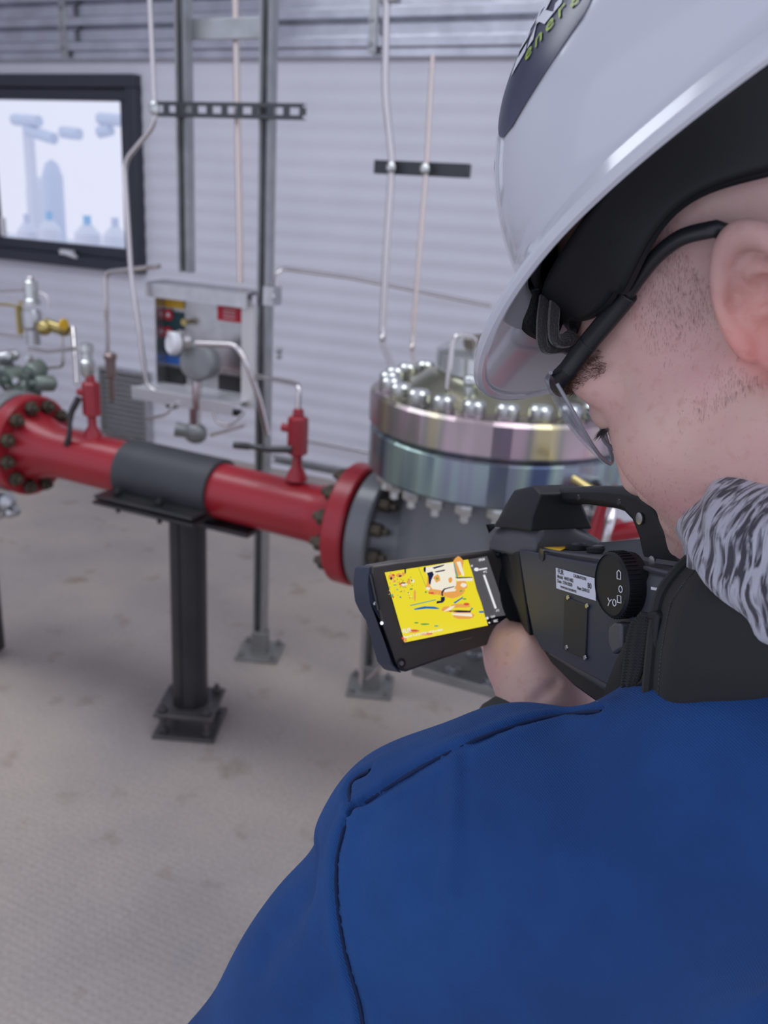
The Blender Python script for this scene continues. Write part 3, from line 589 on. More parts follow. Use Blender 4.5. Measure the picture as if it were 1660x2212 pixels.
# main body: lofted box with chamfers, section in (t, n)
def loft(mb, secs, m=0):
    n = len(secs[0]); vs = [p for s_ in secs for p in s_]; fs = []
    for i in range(len(secs) - 1):
        for j in range(n): k = (j + 1) % n; fs.append((i * n + j, i * n + k, (i + 1) * n + k, (i + 1) * n + j))
    fs.append(tuple(range(n))[::-1]); fs.append(tuple((len(secs) - 1) * n + j for j in range(n))); return mb.add(vs, fs, m)
def sec(s, t0, t1, n0, n1, c=.006):
    q = [(t0 + c, n0), (t1 - c, n0), (t1, n0 - c * .7), (t1, n1 + c), (t1 - c, n1), (t0 + c, n1), (t0, n1 + c), (t0, n0 - c)]
    return [FL(s, t, n) for t, n in q]
mb = MB(); loft(mb, [sec(-.006, -.040, -.004, -.006, -.088), sec(.0, -.048, 0, 0, -.092), sec(.03, -.072, .001, .0, -.096), sec(.105, -.080, .001, .0, -.096), sec(.168, -.084, -.001, .0, -.094), sec(.182, -.080, -.006, -.008, -.085)])
mb.build('body', M_bodyg, ic, bevel=.002, smooth=40)
# side panel, traced on the near side
pl = [(1128, 1186), (1225, 1206), (1313, 1222), (1338, 1229), (1345, 1300), (1385, 1340), (1378, 1520), (1340, 1488), (1178, 1402), (1160, 1370), (1146, 1300)]
MB().prism([fplane(*p, .0005) for p in pl], fn * .0025).build('side_panel', M_body, ic, bevel=.0006)
MB().prism([fplane(*p, -.001) for p in ((1096, 1192), (1140, 1184), (1166, 1368), (1184, 1405), (1146, 1366), (1112, 1262))], -fn * .08).build('front_block', M_rubb, ic, bevel=.001)
# lower skid under the panel
MB().prism([fplane(*p, -.001) for p in ((1150, 1370), (1182, 1402), (1313, 1473), (1400, 1515), (1400, 1560), (1340, 1548), (1290, 1518), (1240, 1482), (1190, 1432))], -fn * .085).build('bottom_grip', M_rubb, ic, bevel=.0015)
# front housing: grey lower part and black rubber cap
def hs(s, tt, n_out): return [FL(s, -.006, 0), FL(s, tt * .45, -.001), FL(s, tt, -.006), FL(s, tt, -n_out * .55), FL(s, tt * .4, -n_out * .85), FL(s, -.004, -n_out)]
loft(MB(), [hs(-.072, .004, .085), hs(-.066, .012, .07), hs(-.035, .016, .062), hs(.006, .016, .058), hs(.010, .010, .06)]).build('front_housing', M_bodyg, ic, bevel=.002)
def hc(s, tt, n0, n1): return [FL(s, .013, .0012), FL(s, tt * .6, .0), FL(s, tt, -.007), FL(s, tt, n1 + .012), FL(s, .013, n1)]
loft(MB(), [hc(-.068, .016, 0, -.06), hc(-.052, .030, 0, -.058), hc(-.036, .0405, 0, -.056), hc(-.004, .0435, 0, -.05), hc(.008, .038, 0, -.045)]).build('rubber_cap', M_rubb, ic, bevel=.002)
# carry handle traced in its own plane
hn = -.022
hp = [(1145, 1080), (1160, 1062), (1185, 1054), (1230, 1051), (1300, 1050), (1345, 1054), (1378, 1063), (1402, 1084), (1430, 1128), (1462, 1184), (1494, 1246), (1470, 1254), (1425, 1246), (1392, 1234), (1385, 1205), (1376, 1160), (1362, 1125), (1345, 1107), (1322, 1099), (1260, 1090), (1200, 1090), (1160, 1094)]
hpp = [fplane(*p, hn) for p in hp]
MB().prism(hpp, -fn * .026).build('handle', M_rubb, ic, bevel=.004, smooth=50)
for p in ((1384, 1120), (1411, 1214)): MB().lathe(fplane(*p, hn + .0005), fn, [(.0035, 0), (.0035, .001), (.002, .0014)], 12).build('screw', M_screw, ic)
for p in ((1180, 1072), (1250, 1075), (1338, 1085)): MB().lathe(fplane(*p, hn), fn, [(.0022, 0), (.0016, .0006)], 10).build('screw_hole', M_dark, ic)
# top deck: sticker, two buttons, hump
def deck(px, py, t=.0015):
    r = ray(px, py); o = FP + fb * t; return CAM + r * (((o - CAM) @ fb) / (r @ fb))
MB().prism([deck(*p) for p in ((1174, 1183), (1200, 1172), (1235, 1180), (1210, 1191))], fb * .0004).build('yellow_sticker', M_ystick, ic)
for p in ((1250, 1186), (1297, 1192)):
    c = deck(*p); MB().lathe(c, fb, [(.0085, 0), (.0085, .0025), (.006, .003)], 20).build('button', M_rubb, ic); MB().lathe(c + fb * .003, fb, [(.0045, 0), (.0045, .001)], 16).build('button_cap', M_bodyg, ic)
loft(MB(), [[FL(s, .0, -.02), FL(s, .0 + h_, -.028), FL(s, h_ * 1.1, -.07), FL(s, 0, -.085)] for s, h_ in ((.03, .001), (.05, .007), (.10, .012), (.165, .010), (.178, .002))]).build('deck_hump', M_bodyg, ic, bevel=.002)
MB().tube([FL(.02, .001, -.001), FL(.11, .0015, -.001), FL(.17, -.0005, -.001)], .0012, 8).build('edge_bead', M_bodyg, ic)
# lens
MB().lathe(FL(-.058, -.035, -.048), -fa, [(.044, 0), (.044, .012), (.040, .016), (.040, .030), (.036, .032), (.032, .022)], 40).build('lens_barrel', M_rubb, ic)
MB().lathe(FL(-.085, -.035, -.048), -fa, [(.034, 0), (.02, .005), (.001, .007)], 32).build('lens_glass', mat('lens_coating', (0.02, 0.02, 0.03), .05, .6), ic)
# dial with ribs and symbols
dc = fplane(1352, 1262, .002); s0, t0 = fst(1352, 1262)
MB().lathe(dc, fn, [(.0175, -.004), (.0178, .0), (.0178, .008), (.0165, .0095), (.0165, .0088), (.001, .0088)], 48).build('mode_dial', M_rubb, ic)
rb = MB()
for k in range(44):
    an = 2 * PI * k / 44; d_ = fa * math.cos(an) + fb * math.sin(an); rb.box(dc + d_ * .0178 + fn * .004, (.0012, .0008, .007), np.stack([d_, np.cross(fn, d_), fn], 1))
rb.build('dial_ribs', M_rubb, ic)
sy = MB()
def sline(pts, w=.0003, cx_=0, cy_=0):
    P = [dc + fn * .0091 + fa * (x + cx_) + fb * (y + cy_) for x, y in pts]; sy.tube(P, w, 5)
q = .0018
sline([(-q, -q), (q, -q), (q, q), (0, q * 1.6), (-q, q), (-q, -q)], cx_=.009, cy_=.006)
sline([(q * math.cos(a_ * PI / 4), q * math.sin(a_ * PI / 4)) for a_ in range(9)], cx_=.0105, cy_=-.001)
sline([(-q, -q), (q, -q), (q, q), (-q, q), (-q, -q)], cx_=.009, cy_=-.0065)
sline([(q * math.cos(a_ * PI / 4), q * math.sin(a_ * PI / 4)) for a_ in range(9)], cx_=.004, cy_=-.009)
sline([(-q, -q * 1.4), (0, 0), (-q, q), ], cx_=-.001, cy_=-.009); sline([(0, 0), (q * 1.2, q * .8)], cx_=-.001, cy_=-.009)
sy.build('dial_symbols', M_print, ic)
MB().box(fplane(1416, 1272, .001), (.0065, .0014, .0008), FR).build('index_mark', M_print, ic)
MB().box(fplane(1331, 1240, .002), (.002, .0014, .0008), FR).build('index_mark', M_print, ic)
for p in ((1172, 1198), (1322, 1252)): MB().lathe(fplane(*p, .003), fn, [(.0042, 0), (.0042, .0008), (.003, .0002)], 14).build('screw', M_dark, ic)
# calibration label with lettering
s0, t0 = fst(1213, 1226); s1, t1 = fst(1299, 1249); s2, t2 = fst(1300, 1297); s3, t3 = fst(1214, 1270)
lb = MB(); lz = .0034; lb.prism([FL(s0, t0, lz), FL(s1, t1, lz), FL(s2, t2, lz), FL(s3, t3, lz)][::-1], fn * .0003); lbo = lb.build('calibration_label', M_label, ic)
lu = nrm(FL(s1, t1) - FL(s0, t0)); lv_ = nrm(FL(s0, t0) - FL(s3, t3)); W_ = np.linalg.norm(FL(s1, t1) - FL(s0, t0)); H_ = np.linalg.norm(FL(s0, t0) - FL(s3, t3))
def onlab(fx, fy): return lambda x, y: FL(s0, t0, lz + .0005) + lu * (fx * W_ + x) - lv_ * (fy * H_) + lv_ * y
tx = MB()
for body, size, fx, fy in (('\u00b7FLIR', .0042, .04, .24), ('CALIBRATION', .0025, .47, .20), ('Model  44431482', .0030, .04, .46), ('80', .0046, .82, .52), ('Date  17/01/2020', .0028, .04, .68), ('Next 22/01/21', .0026, .56, .72), ('WWW.FLIR.COM SERVICE', .0018, .12, .90)):
    tx.add(*text_mesh(body, size, onlab(fx, fy), bold=.00008))
tx.build('label_lettering', M_ink, lbo, smooth=0)
# cover plate with four screws
cp = [(1224, 1288), (1274, 1308), (1270, 1424), (1221, 1402)]
MB().prism([fplane(*p, .0025) for p in cp][::-1], fn * .0016).build('cover_plate', mat('cover_plate', (0.018, 0.019, 0.024), .6), ic, bevel=.0005)
for p in ((1228, 1291), (1269, 1309), (1225, 1399), (1265, 1421)): MB().lathe(fplane(*p, .0042), fn, [(.0016, 0), (.0013, .0007)], 10).build('screw', M_screw, ic)
# strap lug, buckle and webbing on the near rear corner
def fq(px, py, n): return fplane(px, py, n)
lug = [(1342, 1352), (1356, 1342), (1372, 1346), (1372, 1400), (1352, 1412), (1341, 1385)]
MB().prism([fq(*p, .003) for p in lug], fn * .008).build('strap_lug', M_bodyg, ic, bevel=.0015)
bk = [(1385, 1338), (1398, 1322), (1414, 1320), (1421, 1330), (1413, 1400), (1402, 1450), (1392, 1478), (1372, 1492), (1350, 1502), (1348, 1490), (1370, 1480), (1382, 1468), (1392, 1440), (1402, 1390), (1407, 1340)]
MB().prism([fq(*p, .018) for p in bk], -fn * .010).build('strap_buckle', M_rubb, ic, bevel=.0015)
wb = MB(); rows = 24; prev = None
for i in range(rows):
    f_ = i / (rows - 1); y_ = 1330 + f_ * 150
    xl = np.interp(y_, [1330, 1345, 1375, 1420, 1480], [1383, 1366, 1358, 1352, 1346]); xr = np.interp(y_, [1330, 1345, 1380, 1440, 1480], [1402, 1404, 1400, 1390, 1376])
    P_ = []
    for j in range(13):
        g = j / 12; P_.append(fq(xl + (xr - xl) * g, y_ + 5 * math.sin(g * PI * 5), .0165 + .001 * math.sin(g * PI)))
    wb.tube(P_, .0015, 6)
wb.build('woven_pad', M_web, ic, smooth=60)
wv = MB(); nn = 26
for i in range(nn):
    f_ = i / (nn - 1); y_ = 1392 + f_ * 125
    xl = np.interp(y_, [1392, 1440, 1517], [1352, 1330, 1300]); xr = np.interp(y_, [1392, 1440, 1517], [1362, 1356, 1372])
    wv.tube([fq(xl + (xr - xl) * g, y_, .010 + .002 * math.sin(g * 3)) for g in np.linspace(0, 1, 7)], .0012, 5)
wv.build('strap_webbing', M_web, ic, smooth=60)
# ---- fold-out screen
SA, SB, SD = PX(835, 1237, d=.60), PX(1050, 1208, d=.655), PX(877, 1388, d=.607)
su_ = nrm(SB - SA); sn = nrm(np.cross(su_, SD - SA)); sn = sn if sn @ (CAM - SA) > 0 else -sn; sv = np.cross(sn, su_)
def splane(px, py, n=0.0):
    r = ray(px, py); o = SA + sn * n; return CAM + r * (((o - CAM) @ sn) / (r @ sn))
bz = [(803, 1221), (860, 1211), (1000, 1195), (1076, 1186), (1090, 1196), (1115, 1270), (1142, 1352), (1132, 1370), (1060, 1392), (960, 1424), (880, 1452), (858, 1448), (850, 1432), (822, 1335), (800, 1250)]
hg = MB().prism([splane(*p) for p in bz], -sn * .012).build('flip_out_screen', M_bez, ic, label='fold-out display glowing mostly yellow', bevel=.0022, smooth=50)
sd = [(803, 1221), (797, 1226), (793, 1262), (797, 1300), (806, 1320), (822, 1345), (846, 1434), (860, 1450), (870, 1454), (850, 1432), (822, 1335), (806, 1262)]
MB().prism([splane(*p, .001) for p in sd], -sn * .017).build('side_grip', M_body, hg, bevel=.001)
MB().tube([splane(801, 1240, .0015), splane(812, 1290, .0015), splane(818, 1318, .0015)], .0013, 6).build('grip_groove', M_dark, hg)
for p, r_ in (((1077, 1197), .003), ((867, 1433), .0036), ((1125, 1347), .003)):
    c = splane(*p, .0005); MB().lathe(c, sn, [(r_, 0), (r_, .0006), (r_ * .7, .0002)], 18).build('screw_recess', M_dark, hg); MB().lathe(c, sn, [(r_ * .5, 0), (r_ * .45, .0008)], 12).build('screw', M_screw, hg)
MB().lathe(splane(811, 1304, .002), sn, [(.0016, 0), (.001, .001)], 10).build('side_screw', M_screw, hg)
MB().lathe(splane(825, 1346, .002), sn, [(.0013, 0), (.001, .0008)], 10).build('status_light', em('status_light', (.8, .85, 1.0), 1.2), hg)
def poly(pts, m, n=.0012, nm='screen_patch'): return MB().face([splane(*p, n) for p in pts], m)
# display layers
Q = lambda u, v: (800 + u * .21687, 1190 + v * .21687)     # crop pixels -> frame pixels
M_off = mat('screen_dark', (0.02, 0.02, 0.025), .12)
dsp = MB().face([splane(*Q(*p), .0008) for p in ((145, 215), (1165, 45), (1380, 700), (345, 912))], 0)
disp = dsp.build('display', M_off, hg, smooth=0)
ys = em('screen_yellow', (.88, .74, .03), .92); ws = em('screen_white', (.92, .86, .72), .92); os_ = em('screen_orange', (.92, .42, .10), .85)
rs = em('screen_red', (.85, .10, .06), .8); ns = em('screen_navy', (.012, .016, .08), .7); bs = em('screen_blue', (.01, .17, .55), .8); gs_ = em('screen_green', (.15, .42, .08), .8); ts = em('screen_teal', (.05, .40, .45), .8)
pnl = em('screen_panel_grey', (.085, .085, .095), 1.0); wht = em('screen_icon_white', (.85, .85, .9), .95)
yellow = em('screen_yellow', (.88, .74, .03), .92)
lay = MB()
mats_ = [yellow, ws, os_, rs, ns, bs, gs_, ts, pnl, wht]
def P_(pts, m, k): lay.face([splane(*Q(*p), .0010 + k * .00012) for p in pts], m)
P_([(145, 215), (975, 85), (1025, 240), (1060, 380), (1110, 520), (1175, 742), (345, 912)], 0, 0)
P_([(975, 85), (1165, 50), (1365, 640), (1150, 668), (1110, 520), (1060, 380), (1025, 240)], 8, 0)
blob = lambda cx_, cy_, rx, ry, m, k, n=12, j=.35: P_([(cx_ + rx * (1 + j * (random.random() - .5)) * math.cos(2 * PI * i / n), cy_ + ry * (1 + j * (random.random() - .5)) * math.sin(2 * PI * i / n)) for i in range(n)], m, k)
# orange-red halos first
for a_ in ((700, 300, 150, 150), (820, 400, 120, 70), (640, 410, 60, 25), (910, 340, 70, 50), (900, 545, 100, 22), (760, 580, 50, 30), (930, 640, 110, 40), (880, 150, 55, 90), (215, 260, 34, 26), (285, 245, 30, 22), (330, 335, 44, 22), (240, 300, 20, 12), (385, 300, 16, 30), (330, 230, 16, 20), (445, 440, 12, 60), (435, 800, 60, 18), (560, 830, 70, 12), (350, 890, 20, 22), (700, 320, 90, 110)): blob(*a_, 2, 1)
for a_ in ((610, 420, 30, 10), (960, 530, 30, 14), (440, 795, 40, 9), (580, 822, 50, 7), (330, 870, 14, 12), (230, 240, 14, 10), (300, 330, 16, 8), (230, 460, 8, 12), (800, 600, 20, 8)): blob(*a_, 3, 2)
P_([(530, 170), (720, 130), (830, 115), (850, 260), (860, 330), (830, 400), (760, 410), (700, 390), (620, 380), (590, 330), (600, 300), (560, 220)], 1, 3)
P_([(860, 110), (900, 105), (940, 240), (925, 255), (895, 200)], 1, 3)
P_([(850, 275), (1020, 265), (1022, 300), (870, 300)], 1, 3); P_([(740, 390), (860, 380), (850, 400), (740, 412)], 1, 4)
P_([(735, 600), (800, 555), (850, 545), (800, 590), (740, 605)], 1, 3); P_([(805, 620), (1010, 622), (1020, 655), (830, 640)], 1, 3); blob(340, 335, 30, 16, 1, 3); blob(930, 340, 30, 22, 1, 3); blob(425, 300, 14, 18, 1, 3)
blob(670, 275, 34, 38, 2, 4, 14, .5); blob(668, 275, 12, 12, 6, 5); blob(800, 290, 22, 26, 2, 4); blob(750, 230, 30, 22, 1, 5)
P_([(565, 220), (620, 205), (635, 235), (610, 290), (600, 340), (585, 325), (580, 260)], 4, 5); P_([(620, 165), (740, 135), (730, 150), (640, 180)], 4, 5); P_([(640, 205), (750, 185), (740, 200), (660, 215)], 4, 5); blob(545, 185, 12, 30, 4, 5)
P_([(845, 262), (1020, 260), (1022, 268), (870, 275)], 4, 5); P_([(830, 110), (838, 110), (875, 260), (860, 262)], 7, 5)
P_([(735, 375), (840, 350), (842, 358), (745, 385), (725, 420), (728, 450), (712, 450), (708, 410)], 4, 5); P_([(705, 460), (745, 455), (745, 490), (725, 515), (660, 525), (665, 500), (705, 495)], 4, 5)
P_([(398, 540), (655, 482), (658, 490), (400, 550)], 7, 5); P_([(430, 578), (540, 552), (640, 555), (690, 572), (680, 580), (560, 575), (450, 588)], 5, 5)
P_([(830, 515), (925, 455), (925, 470), (845, 525)], 5, 5); P_([(780, 598), (870, 590), (990, 595), (1015, 575), (1000, 612), (880, 612)], 4, 5); P_([(1080, 602), (1128, 598), (1135, 615), (1090, 618)], 5, 5)
for a_ in ((210, 275, 12, 16), (300, 250, 18, 8), (330, 320, 26, 6), (350, 200, 8, 30), (415, 295, 8, 10)): blob(*a_, 4, 5)
for a_ in ((460, 715, 20, 8), (545, 730, 50, 8), (410, 380, 14, 10), (555, 410, 12, 10), (300, 460, 8, 8), (905, 400, 14, 8), (940, 480, 20, 8)): blob(*a_, 6, 5)
for a_ in ((245, 340, 16, 6), (270, 385, 10, 6), (660, 748, 24, 7), (220, 440, 12, 10), (1015, 575, 12, 10)): blob(*a_, 7, 5)
for _ in range(46):
    blob(random.uniform(190, 420), random.uniform(215, 470), random.uniform(3, 11), random.uniform(2, 6), random.choice((2, 3, 5, 6, 4, 1)), 6, 7)
P_([(560, 360), (600, 365), (590, 390), (562, 385)], 9, 6); P_([(480, 170), (484, 170), (560, 360), (556, 362)], 6, 6)
# scale bar and icons
P_([(1125, 240), (1145, 236), (1262, 570), (1242, 576)], 9, 5); blob(1060, 185, 24, 18, 9, 5, 12, .1); P_([(1085, 180), (1165, 165), (1168, 180), (1088, 194)], 9, 5); blob(1168, 670, 16, 16, 9, 5, 4, 0); blob(1188, 715, 12, 10, 9, 5, 4, 0)
def onscr(u, v): 
    o = splane(*Q(u, v), .0020); e1 = nrm(splane(*Q(u + 100, v - 20), .0020) - o); e2 = np.cross(sn, e1); return lambda x, y: o + e1 * x + e2 * y
tm = MB()
for body, size, u, v in (('\u00b7FLIR', .0042, 312, 825), ('Temp 8.0 Trefl 20.0 Dist 1.00 20 m 09:04', .0021, 330, 872), ('09:04', .0027, 1085, 105), ('40', .0020, 1005, 160), ('9\u00b0C', .0022, 1130, 222), ('3\u00b0C', .0022, 1255, 608), ('12:43', .0021, 1200, 668), ('REC', .0024, 1232, 712)):
    tm.add(*text_mesh(body, size, onscr(u, v), bold=.00006))
lay.build('thermal_image', mats_, hg, smooth=0); tm.build('screen_lettering', wht, hg, smooth=0)
e0 = splane(1000, 1386, .0012); e1 = nrm(splane(1040, 1377, .0012) - e0)
MB().add(*text_mesh('\u2014~\u2014\u00b7', .0050, lambda x, y: e0 + e1 * (x * .9 - .003) + np.cross(sn, e1) * y)).build('bezel_mark', mat('bezel_print', (0.35, 0.33, 0.31), .4), hg, smooth=0)
# hinge between screen and body
h0, h1 = splane(1100, 1196, -.006), splane(1148, 1350, -.006)
MB().cyl(h0, h1, .0065, n=18).build('hinge_barrel', M_rubb, hg)
MB().prism([splane(1088, 1196, -.010), splane(1140, 1352, -.010), FL(.005, -.058, -.004), FL(-.012, -.002, -.004)], fn * .006).build('hinge_arm', M_rubb, hg, bevel=.001)
# ================================================================ signed-distance surfaces -> meshes (naive surface nets on sparse blocks)
def v3(p): return np.array(p, float)
def s_sphere(P, c, r): return np.linalg.norm(P - v3(c), axis=1) - r
def s_ell(P, c, r, R=None):
    q = P - v3(c)
    if R is not None: q = q @ R
    r = v3(r); k0 = np.linalg.norm(q / r, axis=1); k1 = np.linalg.norm(q / (r * r), axis=1) + 1e-9
    return k0 * (k0 - 1) / k1
def s_cap(P, a, b, ra, rb=None):
    a = v3(a); b = v3(b); rb = ra if rb is None else rb; ab = b - a
    t = np.clip(((P - a) @ ab) / (ab @ ab), 0, 1); return np.linalg.norm(P - a - t[:, None] * ab, axis=1) - (ra + (rb - ra) * t)
def smin(a, b, k): h = np.clip(.5 + .5 * (b - a) / k, 0, 1); return b * (1 - h) + a * h - k * h * (1 - h)
def smax(a, b, k): return -smin(-a, -b, k)
def polydist(P, pts):
    d = np.full(len(P), 1e9)
    for a, b in zip(pts[:-1], pts[1:]): d = np.minimum(d, s_cap(P, a, b, 0.0))
    return d
def sdf_mesh(fn, lo, hi, h, B=8, lip=1.6):
    lo = v3(lo); n = np.ceil((v3(hi) - lo) / h / B).astype(int)
    g = np.stack(np.meshgrid(*[np.arange(k) for k in n], indexing='ij'), -1).reshape(-1, 3)
    cen = lo + (g + .5) * B * h; keep = np.abs(fn(cen)) < B * h * .87 * lip + h; g = g[keep]
    o = np.stack(np.meshgrid(*[np.arange(B + 1)] * 3, indexing='ij'), -1).reshape(-1, 3); CE = []; CV = []
    corner = [(i, j, k) for i in (0, 1) for j in (0, 1) for k in (0, 1)]
    for s in range(0, len(g), 400):
        gb = g[s:s + 400]; idx = gb[:, None, :] * B + o[None]; F = fn((lo + idx.reshape(-1, 3) * h)).reshape(len(gb), B + 1, B + 1, B + 1)
        C8 = np.stack([F[:, i:B + i, j:B + j, k:B + k] for i, j, k in corner], -1)
        act = (C8.min(-1) < 0) & (C8.max(-1) >= 0); w = np.argwhere(act)
        CE.append(gb[w[:, 0]] * B + w[:, 1:]); CV.append(C8[act])
    CE = np.concatenate(CE); CV = np.concatenate(CV); cn = v3(corner)
    S = np.zeros((len(CE), 3)); cnt = np.zeros(len(CE))
    for a in range(8):
        for b in range(a + 1, 8):
            if np.abs(cn[a] - cn[b]).sum() != 1: continue
            fa_, fb_ = CV[:, a], CV[:, b]; m = (fa_ < 0) != (fb_ < 0); t = np.where(m, fa_ / np.where(m, fa_ - fb_, 1), 0)
            S += np.where(m[:, None], cn[a] + t[:, None] * (cn[b] - cn[a]), 0); cnt += m
    V = lo + (CE + S / cnt[:, None]) * h
    key = lambda c: (c[:, 0].astype(np.int64) << 42) | (c[:, 1].astype(np.int64) << 21) | c[:, 2]
    K = key(CE); order = np.argsort(K); Ks = K[order]
    def find(c):
        k = key(c); p = np.clip(np.searchsorted(Ks, k), 0, len(Ks) - 1); return np.where(Ks[p] == k, order[p], -1)
    Fs = []
    for ax in range(3):
        e = 4 >> ax; s0 = CV[:, 0] < 0; s1 = CV[:, e] < 0; m = s0 != s1; c = CE[m]; b_ = np.zeros(3, int); b_[(ax + 1) % 3] = 1; c_ = np.zeros(3, int); c_[(ax + 2) % 3] = 1
        q = np.stack([np.arange(len(CE))[m], find(c - b_), find(c - b_ - c_), find(c - c_)], 1); flip = ~s0[m]
        q[flip] = q[flip][:, ::-1]; Fs.append(q[(q >= 0).all(1)])
    Fs = np.concatenate(Fs)
    for _ in range(2):                                   # pull vertices onto the surface
        e = h * .25; f0 = fn(V); G = np.stack([fn(V + e * np.eye(3)[i]) - fn(V - e * np.eye(3)[i]) for i in range(3)], 1) / (2 * e)
        V = V - np.clip(f0, -h * .5, h * .5)[:, None] * G / np.maximum((G * G).sum(1), .2)[:, None]
    return V, Fs
def np_obj(name, V, F, m, parent=None, smooth=True):
    me = bpy.data.meshes.new(name); me.vertices.add(len(V)); me.vertices.foreach_set('co', np.asarray(V, np.float32).ravel())
    me.loops.add(F.size); me.loops.foreach_set('vertex_index', F.astype(np.int32).ravel()); me.polygons.add(len(F))
    me.polygons.foreach_set('loop_start', np.arange(0, F.size, F.shape[1], dtype=np.int32))
    me.polygons.foreach_set('use_smooth', np.ones(len(F), bool)); me.materials.append(m); me.update(calc_edges=True); me.validate()
    o = bpy.data.objects.new(name, me); COL.objects.link(o)
    if parent is not None: adopt(o, parent)
    return o

# ================================================================ head frame (x forward, y left, z up; origin between the ear canals)
_F = nrm((-.63, -.42, -.66)); _U = np.array((-.50, .85, -.05)); _U = nrm(_U - _F * (_U @ _F)); _L = np.cross(_U, _F)
HR = RC @ np.stack([_F, _L, _U], 1); HT = CAM + RC @ np.array([0.1969, 0.0992, -0.4156])
def H(x, y, z): return HT + HR @ np.array([x, y, z], float)
def toH(P): return (P - HT) @ HR

def head_sdf(P):
    p = toH(P); a = p.copy(); a[:, 1] = np.abs(a[:, 1]); L_ = a
    d = s_ell(L_, (-.014, 0, .055), (.104, .078, .088))
    d = smin(d, s_ell(L_, (.050, 0, -.008), (.053, .064, .070)), .03)
    d = smin(d, s_ell(L_, (.052, 0, -.062), (.060, .054, .044)), .03)
    d = smin(d, s_sphere(L_, (.106, 0, -.090), .021), .02)
    d = smin(d, s_sphere(L_, (.073, .042, -.026), .021), .03)
    d = smin(d, s_cap(L_, (.060, .056, -.022), (.0, .068, -.012), .010), .025)
    d = smin(d, s_cap(L_, (.103, .012, .026), (.086, .048, .022), .011), .02)
    d = smin(d, s_sphere(L_, (.012, .050, -.064), .022), .03)
    d = smax(d, -s_ell(L_, (.122, .032, .003), (.024, .019, .013)), .010)
    d = smin(d, s_ell(L_, (.0905, .033, .003), (.0135, .0160, .0125)), .003)
    d = smin(d, s_cap(L_, (.102, 0, .014), (.115, 0, -.036), .0085, .0115), .012)
    d = smin(d, s_sphere(L_, (.106, .014, -.044), .0085), .007)
    d = smin(d, s_cap(L_, (.111, 0, -.060), (.102, .022, -.066), .006, .004), .007)
    d = smin(d, s_cap(L_, (.109, 0, -.071), (.101, .020, -.069), .007, .004), .006)
    return d, p
EA = math.radians(24)
def ear_sdf(p):
    q = p.copy(); q[:, 1] = np.abs(q[:, 1]); k = 1.05
    c = np.array([-.012, .0865, .001]); v = nrm((-.20, .10, .97)); u = nrm(np.array([-math.cos(EA), math.sin(EA), 0])); u = nrm(u - v * (u @ v)); w = np.cross(u, v); w = w if w[1] > 0 else -w
    g = (q - c) / k; U_, V_, W_ = g @ u, g @ v, g @ w
    G = np.stack([U_, V_, W_], 1)
    d = s_ell(G, (0, 0, -.004), (.019, .031, .006))
    rr = np.sqrt((U_ / .0185) ** 2 + (V_ / .0305) ** 2)
    rim = np.sqrt(((rr - 1) * .0235) ** 2 + (W_ - .004) ** 2) - .0045
    cut = (U_ < -.004) & (V_ < -.002); rim = np.where(cut, rim + np.minimum(.004, .25 * np.maximum(-V_ - .002, 0) + .0), rim)
    d = smin(d, rim, .004)
    r2 = np.sqrt(((U_ - .001) / .0105) ** 2 + ((V_ + .003) / .0185) ** 2)
    anti = np.sqrt(((r2 - 1) * .014) ** 2 + (W_ - .002) ** 2) - .0032; anti = np.where(U_ < -.006, anti + .006, anti)
    d = smin(d, anti, .004)
    d = smin(d, s_cap(G, (-.016, .004, .0), (.0, .0005, -.001), .0028, .002), .004)
    d = smax(d, -s_ell(G, (-.003, -.010, .004), (.0105, .0090, .015)), .003)
    d = smax(d, -s_ell(G, (-.003, .0085, .004), (.0125, .0066, .011)), .003)
    d = smax(d, -s_ell(G, (-.009, -.009, .0), (.005, .006, .010)), .003)
    d = smin(d, s_ell(G, (-.0165, -.007, .003), (.0040, .0080, .0045)), .004)
    d = smin(d, s_ell(G, (-.003, -.032, .0), (.008, .009, .0045)), .006)
    d = smin(d, s_cap(G, (-.006, .018, -.006), (-.010, -.020, -.008), .007), .006)
    return d * k
# torso joints (world)
NB = PX(1860, 1620, d=.46)
SHL = PX(930, 1868, d=.50); SHR = NB + (NB - SHL) * np.array([1.0, 1.0, 0.0]) + np.array([0.0, .0, SHL[2] - NB[2]])
FW = nrm(np.array([-(SHR - SHL)[1], (SHR - SHL)[0], 0])); FW = FW if FW[1] > 0 else -FW       # the way the chest faces
SD_ = nrm(SHL - SHR)
CH = (SHL + SHR) / 2 + np.array([0, 0, -.15]) + FW * .01
PEL = CH + np.array([0, 0, -.36])
ELL = PX(590, 2410, d=.575)
WRL = PX(1190, 1530, d=.635); 
ELR = SHR - SD_ * .10 + FW * .05 + np.array([0, 0, -.27]); WRR = FL(.12, -.11, -.17)
BR = np.stack([SD_, FW, np.cross(SD_, FW)], 1)
